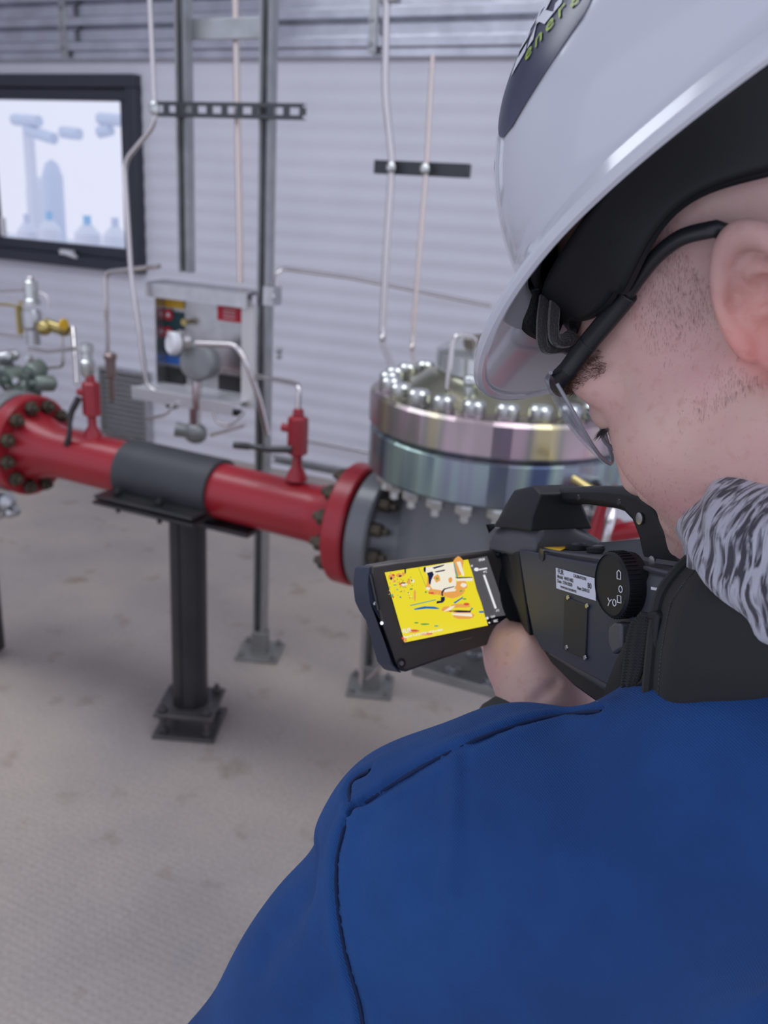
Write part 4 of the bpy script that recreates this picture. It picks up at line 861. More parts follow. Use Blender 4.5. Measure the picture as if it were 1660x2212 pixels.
# left hand cradling the camera from below
KN = [PX(1078, 1372, d=.672), PX(1098, 1365, d=.688), PX(1118, 1362, d=.704), PX(1138, 1365, d=.718)]
PALM = PX(1125, 1420, d=.655)
def finger(P, pts, r): 
    d = None
    for a, b, ra, rb in zip(pts[:-1], pts[1:], r[:-1], r[1:]):
        e = s_cap(P, a, b, ra, rb); d = e if d is None else smin(d, e, .004)
    return d
LC = FL(-.075, -.035, -.048)           # lens centre
def hand_sdf(P):
    d = s_cap(P, WRL, PX(1175, 1500, d=.632), .0275, .0285)
    d = smin(d, s_cap(P, PX(1178, 1500, d=.632), PX(1150, 1440, d=.640), .028, .026), .02)
    d = smin(d, s_cap(P, PX(1148, 1440, d=.642), KN[0] , .024, .013), .015)
    d = smin(d, s_cap(P, PX(1150, 1445, d=.648), KN[1], .022, .012), .012)
    d = smin(d, s_cap(P, PX(1165, 1445, d=.655), KN[2], .022, .012), .012)
    d = smin(d, s_cap(P, PX(1180, 1455, d=.66), KN[3], .020, .011), .012)
    for k, kn in enumerate(KN):
        up = fb * (.030 + .006 * (k in (1, 2))); back = -fa * .012 * (k - 1.5); l2 = kn + up - fn * .012 - fa * .006; l3 = l2 + fb * .012 + fn * .004; l4 = l3 + fb * .006 + fn * .010
        d = smin(d, finger(P, [kn, l2, l3, l4], [.0105, .0095, .0085, .0070]), .006)
    d = smin(d, s_cap(P, PX(1250, 1520, d=.665), PX(1190, 1440, d=.670), .028, .026), .02)
    # thumb leaves the side of the palm near the wrist and lies along the near side
    t0 = PX(1160, 1462, d=.645); t1 = PX(1105, 1425, d=.655); t2 = PX(1078, 1375, d=.670); t3 = PX(1055, 1330, d=.690)
    d = smin(d, s_cap(P, t0, t1, .020, .0155), .018)
    d = smin(d, finger(P, [t1, t2, t3], [.0145, .0120, .0090]), .008)
    # skin crease at the wrist
    cr = polydist(P, [PX(1160, 1512, d=.60), PX(1182, 1492, d=.60), PX(1200, 1478, d=.605)]); d = d + .0030 * np.exp(-(cr / .004) ** 2)
    cr = polydist(P, [PX(1098, 1385, d=.63), PX(1112, 1420, d=.625), PX(1135, 1450, d=.62)]); d = d + .0035 * np.exp(-(cr / .006) ** 2)
    return d
def hand_right(P):
    k0 = FL(.10, -.045, -.125); d = s_cap(P, WRR, FL(.115, -.07, -.15), .026, .027); d = smin(d, s_cap(P, FL(.115, -.07, -.15), k0, .027, .022), .015)
    for i in range(4):
        a = FL(.125 - .022 * i, -.03, -.118); d = smin(d, s_cap(P, FL(.12 - .01 * i, -.06, -.14), a, .016, .012), .012)
        d = smin(d, finger(P, [a, a + fb * .025 - fn * -.012, a + fb * .030 + fn * .028], [.0105, .009, .0075]), .005)
    return smin(d, finger(P, [FL(.13, -.07, -.14), FL(.155, -.03, -.115), FL(.165, .004, -.095)], [.016, .012, .009]), .01)
def body_sdf(P):
    hd, p = head_sdf(P)
    neck = s_cap(P, H(-.02, 0, -.02), NB, .058, .062); d = smin(hd, neck, .03)
    d = smin(d, ear_sdf(p), .005)
    t = s_ell(P, CH - np.array([0, 0, .05]), (.165, .095, .17), BR); t = smin(t, s_cap(P, SHL, SHR, .048), .05); t = smin(t, s_ell(P, PEL, (.145, .09, .14), BR), .08)
    t = smin(t, s_cap(P, NB + (0, 0, .01), CH, .06, .08), .05)
    for a, b, c in ((SHL, ELL, WRL), (SHR, ELR, WRR)):
        t = smin(t, s_cap(P, a, b, .046, .038), .02); t = smin(t, s_cap(P, b, c, .038, .027), .015)
    d = smin(d, t, .03)
    return smin(smin(d, hand_sdf(P), .01), hand_right(P), .01)

# ---- skin: mottled pink with fine pores, redder on the ears
M_skin = mat('skin', (0.48, 0.27, 0.235), 0.50, sss=(.25, (1.0, .35, .2), .006), bump=(650, .25, .0006))
N = M_skin.node_tree.nodes; L = M_skin.node_tree.links; b = N['Principled BSDF']; t = N.new('ShaderNodeTexCoord')
na = N.new('ShaderNodeTexNoise'); na.inputs['Scale'].default_value = 28; na.inputs['Detail'].default_value = 6; nb = N.new('ShaderNodeTexNoise'); nb.inputs['Scale'].default_value = 160; nb.inputs['Detail'].default_value = 3
ra = N.new('ShaderNodeValToRGB'); ra.color_ramp.elements[0].position = .36; ra.color_ramp.elements[0].color = (0.67, 0.45, 0.385, 1); ra.color_ramp.elements[1].position = .68; ra.color_ramp.elements[1].color = (0.67, 0.39, 0.365, 1)
rb_ = N.new('ShaderNodeValToRGB'); rb_.color_ramp.elements[0].position = .25; rb_.color_ramp.elements[0].color = (.90, .82, .80, 1); rb_.color_ramp.elements[1].position = .45; rb_.color_ramp.elements[1].color = (1, 1, 1, 1)
mx = N.new('ShaderNodeMix'); mx.data_type = 'RGBA'; mx.blend_type = 'MULTIPLY'; mx.inputs[0].default_value = 1
L.new(t.outputs['Object'], na.inputs[0]); L.new(t.outputs['Object'], nb.inputs[0]); L.new(na.outputs['Fac'], ra.inputs[0]); L.new(nb.outputs['Fac'], rb_.inputs[0]); L.new(ra.outputs[0], mx.inputs[6]); L.new(rb_.outputs[0], mx.inputs[7])
at_ = N.new('ShaderNodeAttribute'); at_.attribute_name = 'tone'; mx2 = N.new('ShaderNodeMix'); mx2.data_type = 'RGBA'; mx2.blend_type = 'MULTIPLY'; mx2.inputs[0].default_value = 1
L.new(mx.outputs[2], mx2.inputs[6]); L.new(at_.outputs['Color'], mx2.inputs[7]); L.new(mx2.outputs[2], b.inputs['Base Color'])

PEB = (CH[0], CH[1], 0.0)
pe = thing('person', 'person in blue jacket, white helmet and glasses looking down at the camera screen', 'person', PEB)
allp = np.array([SHL, SHR, ELL, ELR, WRL, WRR, PEL, HT])
lo = allp.min(0) - np.array([.16, .16, .14]); hi = allp.max(0) + np.array([.16, .16, .17])
Vb, Fb = sdf_mesh(body_sdf, lo, hi, .0026)
body = np_obj('body', Vb, Fb, M_skin, pe)
ph = toH(Vb); tone = np.ones((len(Vb), 4), np.float32)
def blend(mask, col): tone[:, :3] = tone[:, :3] * (1 - mask[:, None]) + mask[:, None] * np.array(col)
sst = lambda x, a, b: np.clip((x - a) / (b - a), 0, 1) ** 2 * (3 - 2 * np.clip((x - a) / (b - a), 0, 1))
blend(np.exp(-(np.clip(np.abs(ear_sdf(ph)), 0, 1) / .006) ** 2) * (np.abs(ph[:, 1]) > .070) * .8, (1.12, .72, .68))     # flushed ears
blend(np.exp(-(np.linalg.norm(ph - (.085, .04, -.03), axis=1) / .035) ** 2) * .6, (1.05, .86, .86))
blend(sst(ph[:, 2], -.005, .03) * (ph[:, 0] < .055) * (np.abs(ph[:, 1]) > .03) * .75 * sst(-ph[:, 0], -.055, -.02), (.74, .80, .84))  # cropped hair on the side of the head
ca = body.data.color_attributes.new('tone', 'FLOAT_COLOR', 'POINT'); ca.data.foreach_set('color', tone.ravel())

# ---- hair: short bristles set into the skin
def surf_samples(V, F, nsamp, maskf):
    c = V[F].mean(1); m = maskf(toH(c)); Fi = F[m]
    e1 = V[Fi[:, 1]] - V[Fi[:, 0]]; e2 = V[Fi[:, 3]] - V[Fi[:, 0]]; n_ = np.cross(e1, e2); ar = np.linalg.norm(n_, axis=1)
    k = np.random.choice(len(Fi), nsamp, p=ar / ar.sum()); u, v = np.random.rand(2, nsamp, 1)
    return V[Fi[k, 0]] + e1[k] * u + e2[k] * v, n_[k] / ar[k, None]
def hairs(name, P, Nn, dirs, length, r, m):
    n = len(P); d = dirs / np.linalg.norm(dirs, axis=1, keepdims=True); u = np.cross(d, np.random.randn(n, 3)); u /= np.linalg.norm(u, axis=1, keepdims=True); w = np.cross(d, u)
    Lg = (length * (.6 + .8 * np.random.rand(n)))[:, None]; a = [P - Nn * .0003 + r * (u * math.cos(t_) + w * math.sin(t_)) for t_ in (0, 2.1, 4.2)]; mid = [x + d * Lg * .55 + Nn * Lg * .04 for x in a]; tip = P + d * Lg + Nn * Lg * -.02
    V = np.stack(a + mid + [tip], 1).reshape(-1, 3); o = (np.arange(n) * 7)[:, None]
    q = np.array([[0, 1, 4, 3], [1, 2, 5, 4], [2, 0, 3, 5], [3, 4, 6, 6], [4, 5, 6, 6], [5, 3, 6, 6]])
    F4 = (o[:, :, None] + q[None, :3]).reshape(-1, 4); F3 = (o[:, :, None] + q[None, 3:, :3]).reshape(-1, 3)
    me = bpy.data.meshes.new(name); me.from_pydata(V.tolist(), [], F4.tolist() + F3.tolist()); me.materials.append(m)
    ob = bpy.data.objects.new(name, me); COL.objects.link(ob); adopt(ob, pe); ob['kind'] = 'stuff'; return ob
M_hair = mat('hair_brown', (0.10, 0.055, 0.04), .5); M_brow = mat('brow_hair', (0.10, 0.05, 0.025), .5)
dn = lambda q: HR @ np.array(q, float)
is_face = lambda p: (p[:, 1] > .01) & (p[:, 0] > .005)
P_s, N_s = surf_samples(Vb, Fb, 3000, lambda p: (p[:, 1] > .03) & (p[:, 0] > .008) & (p[:, 0] < .050) & (p[:, 2] > -.022) & (p[:, 2] < .055) & (np.abs(ear_sdf(p)) > .004))
k = np.random.rand(len(P_s)) < np.clip((.056 - toH(P_s)[:, 0]) / .035, 0, 1) ; P_s, N_s = P_s[k], N_s[k]
dr = dn((.45, 0, -1)) + N_s * .22 + np.random.randn(len(P_s), 3) * .14
hairs('temple_hair', P_s, N_s, dr, .0027, .000032, M_hair)
P_s, N_s = surf_samples(Vb, Fb, 1300, lambda p: (p[:, 1] > .008) & (p[:, 0] > .010) & (p[:, 2] < -.016) & (p[:, 2] > -.115))
w_ = toH(P_s); k = np.random.rand(len(P_s)) < np.clip(.25 + np.clip(-w_[:, 2] - .03, 0, 1) * 14, .05, 1); P_s, N_s = P_s[k], N_s[k]
hairs('stubble', P_s, N_s, dn((.25, 0, -1)) + N_s * .35 + np.random.randn(len(P_s), 3) * .4, .0021, .000034, M_hair)
P_s, N_s = surf_samples(Vb, Fb, 1500, lambda p: (p[:, 1] > .012) & (np.abs(p[:, 2] - (.027 - .12 * np.abs(p[:, 1] - .036))) < .0042) & (p[:, 0] > .072) & (p[:, 1] < .062))
hairs('eyebrow', P_s, N_s, dn((-.25, .9, .1)) + N_s * .35 + np.random.randn(len(P_s), 3) * .25, .0075, .00007, M_brow)
n = 150; tt = np.linspace(0, 1, n); A_ = np.array([H(.1015 - .012 * (2 * x - 1) ** 2 - .004 * x, .019 + .030 * x, -.003) for x in tt])
hairs('eyelashes', A_ + np.random.randn(n, 3) * .0004, np.tile(dn((1, 0, 0)), (n, 1)), np.tile(dn((1, .25, -.35)), (n, 1)) + np.random.randn(n, 3) * .12, .0085, .00012, mat('lash', (0.012, 0.009, 0.008), .5))

# ================================================================ clothes
M_jack = mat('blue_jacket_twill', (0.005, 0.055, 0.22), 0.88)
N = M_jack.node_tree.nodes; L = M_jack.node_tree.links; b = N['Principled BSDF']; t = N.new('ShaderNodeTexCoord')
wv_ = N.new('ShaderNodeTexWave'); wv_.bands_direction = 'DIAGONAL'; wv_.inputs['Scale'].default_value = 330; wv_.inputs['Distortion'].default_value = 1.2; wv_.inputs['Detail'].default_value = 2
nz = N.new('ShaderNodeTexNoise'); nz.inputs['Scale'].default_value = 900; nz.inputs['Detail'].default_value = 4
ad = N.new('ShaderNodeMath'); ad.operation = 'ADD'; bp = N.new('ShaderNodeBump'); bp.inputs['Strength'].default_value = .45; bp.inputs['Distance'].default_value = .0006
L.new(t.outputs['Object'], wv_.inputs[0]); L.new(t.outputs['Object'], nz.inputs[0]); L.new(wv_.outputs['Fac'], ad.inputs[0]); L.new(nz.outputs['Fac'], ad.inputs[1]); L.new(ad.outputs[0], bp.inputs['Height']); L.new(bp.outputs[0], b.inputs['Normal'])
n5 = N.new('ShaderNodeTexNoise'); n5.inputs['Scale'].default_value = 14; n5.inputs['Detail'].default_value = 6; r5 = N.new('ShaderNodeValToRGB'); r5.color_ramp.elements[0].position = .35; r5.color_ramp.elements[0].color = (0.003, 0.044, 0.175, 1); r5.color_ramp.elements[1].position = .7; r5.color_ramp.elements[1].color = (0.007, 0.066, 0.24, 1)
L.new(t.outputs['Object'], n5.inputs[0]); L.new(n5.outputs['Fac'], r5.inputs[0]); L.new(r5.outputs[0], b.inputs['Base Color'])
RG0 = PX(1140, 1795, d=.475); RG1 = PX(1340, 1868, d=.455); RGM = PX(1520, 1760, d=.44); RG2 = PX(1740, 1710, d=.425)
def jacket_base(P):
    d = s_ell(P, CH - FW * .005 - np.array([0, 0, .03]), (.235, .135, .20), BR)
    d = smin(d, s_cap(P, SHL, RG0, .062, .062), .03); d = smin(d, s_cap(P, RG0, RG1, .062, .062), .03); d = smin(d, s_cap(P, RG1, RGM, .062, .062), .03); d = smin(d, s_cap(P, RGM, RG2, .062, .062), .03); d = smin(d, s_cap(P, RG2, SHR, .062, .064), .05)
    d = smin(d, s_cap(P, SHL - SD_ * .075 + (0, 0, -.05), PEL + SD_ * .07, .095, .10), .05)
    d = smin(d, s_ell(P, PEL, (.19, .125, .19), BR), .10)
    for a, b_, c in ((SHL, ELL, WRL), (SHR, ELR, WRR)):
        e = s_cap(P, a, b_, .064, .078); w_ = b_ + (c - b_) * .88; e = smin(e, s_cap(P, b_, w_, .066, .040), .03); d = smin(d, e, .025)
    return d
def on_jacket(px, py, d0=.30, d1=.75, fn=None):
    r = ray(px, py); ts = np.linspace(d0, d1, 900); f_ = (fn or jacket_base)(CAM + ts[:, None] * r); i = np.argmax(f_ < 0); return CAM + ts[i] * r
def seam(pts, fn=None): return [on_jacket(*p, fn=fn) for p in pts]
S_fold = seam([(1000, 1618), (993, 1680), (988, 1760), (985, 1850), (975, 1930)])
S_f2 = seam([(660, 1850), (640, 1920), (620, 1990), (570, 2060)])
S_f3 = seam([(860, 1800), (850, 1880), (855, 1960)]); S_f4 = seam([(1180, 1700), (1190, 1800), (1230, 1900), (1290, 2000)])
S_notch = [PX(630, 1850, d=.52), PX(700, 1905, d=.49)]; S_head = seam([(850, 1665), (905, 1640), (960, 1635)])
def jacket_form(P):
    d = jacket_base(P)
    d = d - .0060 * np.exp(-(polydist(P, S_fold) / .0055) ** 2) + .007 * np.exp(-(polydist(P, S_f2) / .012) ** 2)
    d = d - .003 * np.exp(-(polydist(P, S_f3) / .012) ** 2) - .0025 * np.exp(-(polydist(P, S_f4) / .014) ** 2)
    q = P - SHL; d = d + .0022 * np.sin(q @ SD_ * 55 + 1.5 * np.sin(q[:, 2] * 24)) * np.exp(-(np.linalg.norm(q + (0, 0, .12), axis=1) / .14) ** 2)
    d = d + .009 * np.exp(-(polydist(P, S_notch) / .014) ** 2) - .0060 * np.exp(-(polydist(P, S_head) / .015) ** 2)
    return d + .0016 * np.sin(P[:, 0] * 34 + P[:, 2] * 20 + 2 * np.sin(P[:, 1] * 18))
S_yoke = spline(seam([(765, 1752), (850, 1695), (925, 1650), (1000, 1612), (1080, 1580), (1160, 1556), (1230, 1544), (1300, 1538)], jacket_form), 3)
S_pl = seam([(1004, 1630), (1003, 1700), (1000, 1780), (994, 1850), (985, 1910)], jacket_form)
S_arm = spline(seam([(800, 1665), (772, 1680), (756, 1700), (757, 1730), (764, 1752), (745, 1790), (730, 1850), (728, 1920), (736, 2000), (752, 2080), (775, 2160), (790, 2240)], jacket_form), 3)
def jacket(P):
    d = jacket_form(P)
    y_ = polydist(P, S_yoke); d = d + .0046 * np.exp(-(y_ / .0021) ** 2) - .0020 * np.exp(-((y_ - .0055) / .0045) ** 2)
    p_ = polydist(P, S_pl); d = d + .0040 * np.exp(-(p_ / .0032) ** 2)
    a_ = polydist(P, S_arm); d = d + .0042 * np.exp(-(a_ / .0022) ** 2) - .0018 * np.exp(-((a_ - .006) / .005) ** 2)
    return d
lo = allp.min(0) - np.array([.22, .22, .26]); hi = allp.max(0) + np.array([.24, .2, .0])
Vj, Fj = sdf_mesh(jacket, lo, hi, .0025)
jk = np_obj('jacket', Vj, Fj, M_jack, pe)
M_crease = mat('seam_crease_shade', (0.002, 0.014, 0.065), .9)  # near-black navy standing in for the shade inside the seam creases
for S_ in (S_yoke, S_arm): MB().tube([p + nrm(p - CAM) * .0022 for p in S_], .0013, 6).build('seam', M_crease, jk, smooth=80)  # dark tubes sunk along both seams, painting in their crease shade
# cuff of the left sleeve
w0 = ELL + (WRL - ELL) * .84; w1 = ELL + (WRL - ELL) * .97
M_cuff = mat('dark_knit_cuff', (0.05, 0.055, 0.055), .85, bump=(400, .8, .001))
MB().lathe(w0, w1 - w0, [(.040, 0), (.042, .006), (.041, np.linalg.norm(w1 - w0) * .6), (.034, np.linalg.norm(w1 - w0)), (.028, np.linalg.norm(w1 - w0) - .002)], 40).build('cuff', M_cuff, pe)
# trousers and boots
M_tr = mat('navy_trousers', (0.02, 0.025, 0.045), .85); M_bt = mat('black_boot', (0.02, 0.018, 0.016), .5)
HJ = [PEL + SD_ * s * .085 + np.array([0, 0, -.10]) for s in (1, -1)]
FT = [np.array([HJ[i][0], HJ[i][1], 0]) + SD_ * (1, -1)[i] * .05 + FW * (.06, -.04)[i] for i in (0, 1)]
def trou(P):
    d = s_ell(P, PEL + (0, 0, -.08), (.17, .115, .15), BR)
    for h_, f_ in zip(HJ, FT):
        kn = (h_ + f_) / 2 + FW * .03 + (0, 0, .02); d = smin(d, s_cap(P, h_, kn, .085, .066), .04); d = smin(d, s_cap(P, kn, f_ + (0, 0, .10), .064, .056), .03)
    return d + .002 * np.sin(P[:, 2] * 60 + P[:, 0] * 30)
pts = np.array([PEL] + FT); Vt, Ft = sdf_mesh(trou, pts.min(0) - np.array([.22, .22, -.05]), pts.max(0) + np.array([.22, .22, .12]), .011)
np_obj('trousers', Vt, Ft, M_tr, pe)
for f_ in FT:
    def boot(P, f_=f_):
        d = smin(s_cap(P, f_ + (0, 0, .12), f_ + (0, 0, .05), .055, .046), s_cap(P, f_ + (0, 0, .042) - FW * .02, f_ + FW * .17 + (0, 0, .036), .045, .042), .03)
        return smax(d, -(P[:, 2] - .0), .004)
    Vt, Ft = sdf_mesh(boot, f_ - np.array([.24, .24, .03]), f_ + np.array([.24, .24, .22]), .009); np_obj('boot', Vt, Ft, M_bt, pe)
# snood of grey melange knit
M_sn = mat('melange_knit', (0.30, 0.30, 0.32), 0.9, sheen=.3)
N = M_sn.node_tree.nodes; L = M_sn.node_tree.links; b = N['Principled BSDF']; t = N.new('ShaderNodeTexCoord'); mp = N.new('ShaderNodeMapping')
mp.vector_type = 'TEXTURE'
SNU = nrm(NB - H(-.02, 0, -.04))
mp.inputs['Scale'].default_value = (1, 1, 1)
n1 = N.new('ShaderNodeTexNoise'); n1.inputs['Scale'].default_value = 330; n1.inputs['Detail'].default_value = 3; n1.inputs['Distortion'].default_value = .6
at_ = N.new('ShaderNodeAttribute'); at_.attribute_name = 'knit'; L.new(at_.outputs['Vector'], n1.inputs['Vector'])
r1 = N.new('ShaderNodeValToRGB'); r1.color_ramp.elements[0].position = .42; r1.color_ramp.elements[0].color = (0.045, 0.042, 0.055, 1); r1.color_ramp.elements[1].position = .56; r1.color_ramp.elements[1].color = (0.46, 0.46, 0.52, 1)
L.new(n1.outputs['Fac'], r1.inputs[0]); L.new(r1.outputs[0], b.inputs['Base Color'])
bp = N.new('ShaderNodeBump'); bp.inputs['Strength'].default_value = .6; bp.inputs['Distance'].default_value = .001; L.new(n1.outputs['Fac'], bp.inputs['Height']); L.new(bp.outputs[0], b.inputs['Normal'])
SNC = PX(1872, 1135, d=.405)
SNX = nrm(PX(1483, 1240, d=.40) - SNC)                     # towards the tip under the chin
SNA = nrm(np.array([-.10, .0, 1.0]) - SNX * (np.array([-.10, .0, 1.0]) @ SNX)); SNY = np.cross(SNA, SNX)
def snood(P):
    q = P - SNC; x, y, z = q @ SNX, q @ SNY, q @ SNA; rr = np.hypot(x, y * .95) - .052; z = z + .10 * (np.abs(x) * 0)
    g = np.maximum(0, 1 - np.abs(rr) / .055)
    d = np.sqrt(rr ** 2 + (z / 1.20) ** 2) - .0305
    an = np.arctan2(y, x); d = d - .0035 * np.sin(an * 5 + z * 40) * .5 - .0014 * np.sin(z * 260 + 2 * np.sin(an * 6))
    return d * .9
Vs, Fs_ = sdf_mesh(snood, SNC - .14, SNC + .14, .0024)
sno = np_obj('snood', Vs, Fs_, M_sn, pe)
q = Vs - SNC; an = np.arctan2(q @ SNY, q @ SNX); kn_ = np.stack([an * .085, (q @ SNA) * .18, (np.hypot(q @ SNX, q @ SNY)) * .25], 1).astype(np.float32)
av = sno.data.attributes.new('knit', 'FLOAT_VECTOR', 'POINT'); av.data.foreach_set('vector', kn_.ravel())
# black softshell collar standing up between camera and neck
M_col = mat('black_softshell', (0.010, 0.010, 0.011), .75, sheen=.06, bump=(700, .5, .0005))
rows = [[(1500, 1200, .425), (1462, 1238, .425), (1430, 1285, .425), (1416, 1350, .425), (1407, 1430, .425), (1398, 1530, .43)],
        [(1540, 1235, .395), (1505, 1275, .395), (1478, 1320, .398), (1462, 1380, .400), (1452, 1440, .403), (1446, 1545, .41)],
        [(1600, 1290, .380), (1580, 1325, .380), (1560, 1365, .382), (1545, 1410, .386), (1535, 1460, .390), (1530, 1560, .40)],
        [(1700, 1310, .375), (1690, 1350, .375), (1680, 1390, .376), (1672, 1430, .378), (1666, 1480, .382), (1660, 1570, .39)],
        [(1840, 1290, .385), (1840, 1340, .385), (1840, 1390, .385), (1840, 1430, .385), (1840, 1490, .388), (1840, 1580, .39)]]
G = [[PX(a, b_, d=c) for a, b_, c in r_] for r_ in rows]
G = [spline(r_, 5) for r_ in G]; G = list(map(list, zip(*[spline(c_, 6) for c_ in zip(*G)])))
mb = MB(); nr, nc = len(G), len(G[0]); cen = H(-.02, 0, -.10)
inn = [[p - nrm(p - CAM) * -.006 for p in r_] for r_ in G]
vs = [p for r_ in G for p in r_] + [p for r_ in inn for p in r_]; o = nr * nc; fs = []
for i in range(nr - 1):
    for j in range(nc - 1): a = i * nc + j; fs += [(a, a + 1, a + nc + 1, a + nc), (o + a, o + a + nc, o + a + nc + 1, o + a + 1)]
for j in range(nc - 1): fs += [(j, o + j, o + j + 1, j + 1)]; a = (nr - 1) * nc + j; fs += [(a, a + 1, o + a + 1, o + a)]
mb.add(vs, fs); colr = mb.build('collar', M_col, pe, smooth=60)
MB().tube([p + nrm(CAM - p) * .001 for p in G[0]], .0032, 8).build('collar_piping', M_col, colr)
st_ = MB(); e_ = G[3]
for j in range(0, len(e_) - 1):
    for u in (0, .5): p = np.array(e_[j]) * (1 - u) + np.array(e_[j + 1]) * u; q = np.array(e_[j]) * (.72 - u) + np.array(e_[j + 1]) * (u + .28); st_.tube([p + nrm(CAM - p) * .0006, q + nrm(CAM - q) * .0006], .00035, 5)
st_.build('collar_stitching', M_dark, colr)
hv = [PX(1290, 1526, d=.452), PX(1340, 1526, d=.45), PX(1395, 1520, d=.447), PX(1425, 1510, d=.444)]
MB().tube(spline(hv), .0028, 8).build('vest_edge', mat('hi_vis_yellow', (0.45, 0.48, 0.05), .8, bump=(300, 1, .001)), pe)

# ================================================================ safety helmet
M_hel = mat('helmet_white', (0.60, 0.61, 0.66), 0.14, coat=.35, spec=.5); M_lin = mat('helmet_black_foam', (0.003, 0.003, 0.0035), .7, bump=(500, .6, .001)); M_band = mat('headband_black', (0.008, 0.009, 0.011), .5, spec=.35)
HC = np.array([-.0204, .0014, .0639])
_cp, _sp, _cr, _sr = math.cos(-.0076), math.sin(-.0076), math.cos(.1514), math.sin(.1514)
HM = np.array([[_cp, 0, -_sp], [0, 1, 0], [_sp, 0, _cp]]) @ np.array([[1, 0, 0], [0, _cr, _sr], [0, -_sr, _cr]])
def rim(th):
    c, s = math.cos(th), math.sin(th); rx = .1211 if c > 0 else .1458; ry = .1213; e = 2.15
    r = (abs(c / rx) ** e + abs(s / ry) ** e) ** (-1 / e); return np.array([r * c, r * s])
def brim(th):
    a = abs(math.atan2(math.sin(th), math.cos(th))); k = 0.5 + .5 * math.cos(min(a / math.radians(75.9), 1) * PI); return .006 + .0415 * k ** .8, k
def hel(th, t):
    """t: 0 crown .. 1 shell edge .. 2 brim edge"""
    r = rim(th)
    if t <= 1:
        u = math.sin(t * PI / 2) ** .93; w = math.cos(t * PI / 2); xy = r * u; z = .118 * w ** .95
        z += .005 * math.exp(-(xy[1] / .016) ** 2) * math.exp(-((t - .35) / .42) ** 4) + .0035 * (math.exp(-((xy[1] - .052) / .010) ** 2) + math.exp(-((xy[1] + .052) / .010) ** 2)) * math.exp(-((t - .45) / .38) ** 4) * (math.cos(th) > -.6)
        sk = .012 * max(0, (t - .55) / .45) ** 2; z -= sk * 0
        return HC + np.array([xy[0], xy[1], z]) @ HM
    L_, k = brim(th); f = t - 1; o = r / np.linalg.norm(r); p = r + o * L_ * f
    return HC + np.array([p[0], p[1], -.0258 * k * f ** .9 - .009 * f * (1 - k) - .010 * (abs(p[1]) / .12) ** 2 * k * f]) @ HM
def grid_obj(name, fn, ths, ts, m, parent, closed=True, thick=0.0, label=None, off=-1):
    vs = [tuple(H(*fn(a, t))) for t in ts for a in ths]; n = len(ths); fs = []
    for i in range(len(ts) - 1):
        for j in range(n if closed else n - 1): k_ = (j + 1) % n; fs.append((i * n + j, (i + 1) * n + j, (i + 1) * n + k_, i * n + k_))
    me = bpy.data.meshes.new(name); me.from_pydata(vs, [], fs); me.materials.append(m); me.polygons.foreach_set('use_smooth', [True] * len(fs)); me.update()
    o = bpy.data.objects.new(name, me); COL.objects.link(o)
    if thick: s_ = o.modifiers.new('solid', 'SOLIDIFY'); s_.thickness = thick; s_.offset = off; s_.use_even_offset = False
    adopt(o, parent)
    return o
hm = thing('safety_helmet', 'glossy white safety helmet with navy logo patch, worn on the bowed head', 'helmet', H(0, 0, .07))
THS = [2 * PI * i / 144 for i in range(144)]; TS = [.002] + [i / 26 for i in range(1, 27)] + [1.08, 1.2, 1.35, 1.5, 1.65, 1.8, 1.92, 2.0]
sh = grid_obj('shell', hel, THS, TS, M_hel, hm, thick=.0032)
edge = [H(*hel(a, 2.0)) - HR[:, 2] * .0012 for a in THS]; MB().tube(edge, .0030, 8, closed=True).build('rim_bead', M_hel, hm)
# logo patch curving round the near side, with its lettering
def hout(a, t, off):
    p = hel(a, t); e_ = 1e-3; u_ = hel(a + e_, t) - hel(a - e_, t); v_ = hel(a, t + e_) - hel(a, t - e_); n_ = nrm(np.cross(u_, v_)); n_ = n_ if n_ @ (p - HC) > 0 else -n_
    return H(*(p + n_ * off))
dv = MB(); NT, NA = 22, 60; TH0, TH1, T0_, T1_ = math.radians(50), math.radians(91), .40, .748
grid = []
for i in range(NT + 1):
    f_ = i / NT; ed = min(f_, 1 - f_) * (T1_ - T0_) * .19; rc = .022; cut_ = rc - math.sqrt(max(0, rc ** 2 - (rc - min(ed, rc)) ** 2)); da = cut_ / .12
    grid.append([hout(TH0 + da + (TH1 - TH0 - 2 * da) * j / NA, T0_ + (T1_ - T0_) * f_ - .03 * (j / NA) ** 2 * f_, .0006) for j in range(NA + 1)])
dv.add([p for r_ in grid for p in r_], [(i * (NA + 1) + j, i * (NA + 1) + j + 1, (i + 1) * (NA + 1) + j + 1, (i + 1) * (NA + 1) + j) for i in range(NT) for j in range(NA)])
dec = dv.build('logo_patch', mat('decal_navy', (0.040, 0.046, 0.085), .28), hm, label='navy logo patch with white and green lettering', smooth=80)
def ondec(a0, tb): return lambda x, y: hout(math.radians(a0) + x / .112, tb - y / .19, .0012)
lt = MB(); lt.add(*text_mesh('ERIC', .034, ondec(58.5, .585), bold=.0012)); lt.build('white_lettering', mat('decal_white', (0.72, 0.73, 0.78), .4), dec, smooth=0)
lt = MB()
for i, ch in enumerate('energy'): lt.add(*text_mesh(ch, .0125, ondec(67.6 + i * 4.1, .633), bold=.0002))
lt.build('green_lettering', mat('decal_green', (0.30, 0.42, 0.04), .4), dec, smooth=0)
def inner(a, t):
    p = hel(a, min(t, 1.0)); c = HC + np.array([0, 0, -.01]); return c + (p - c) * .955
grid_obj('foam_liner', inner, THS, [.05] + [i / 14 for i in range(1, 15)], M_lin, hm, thick=.004)
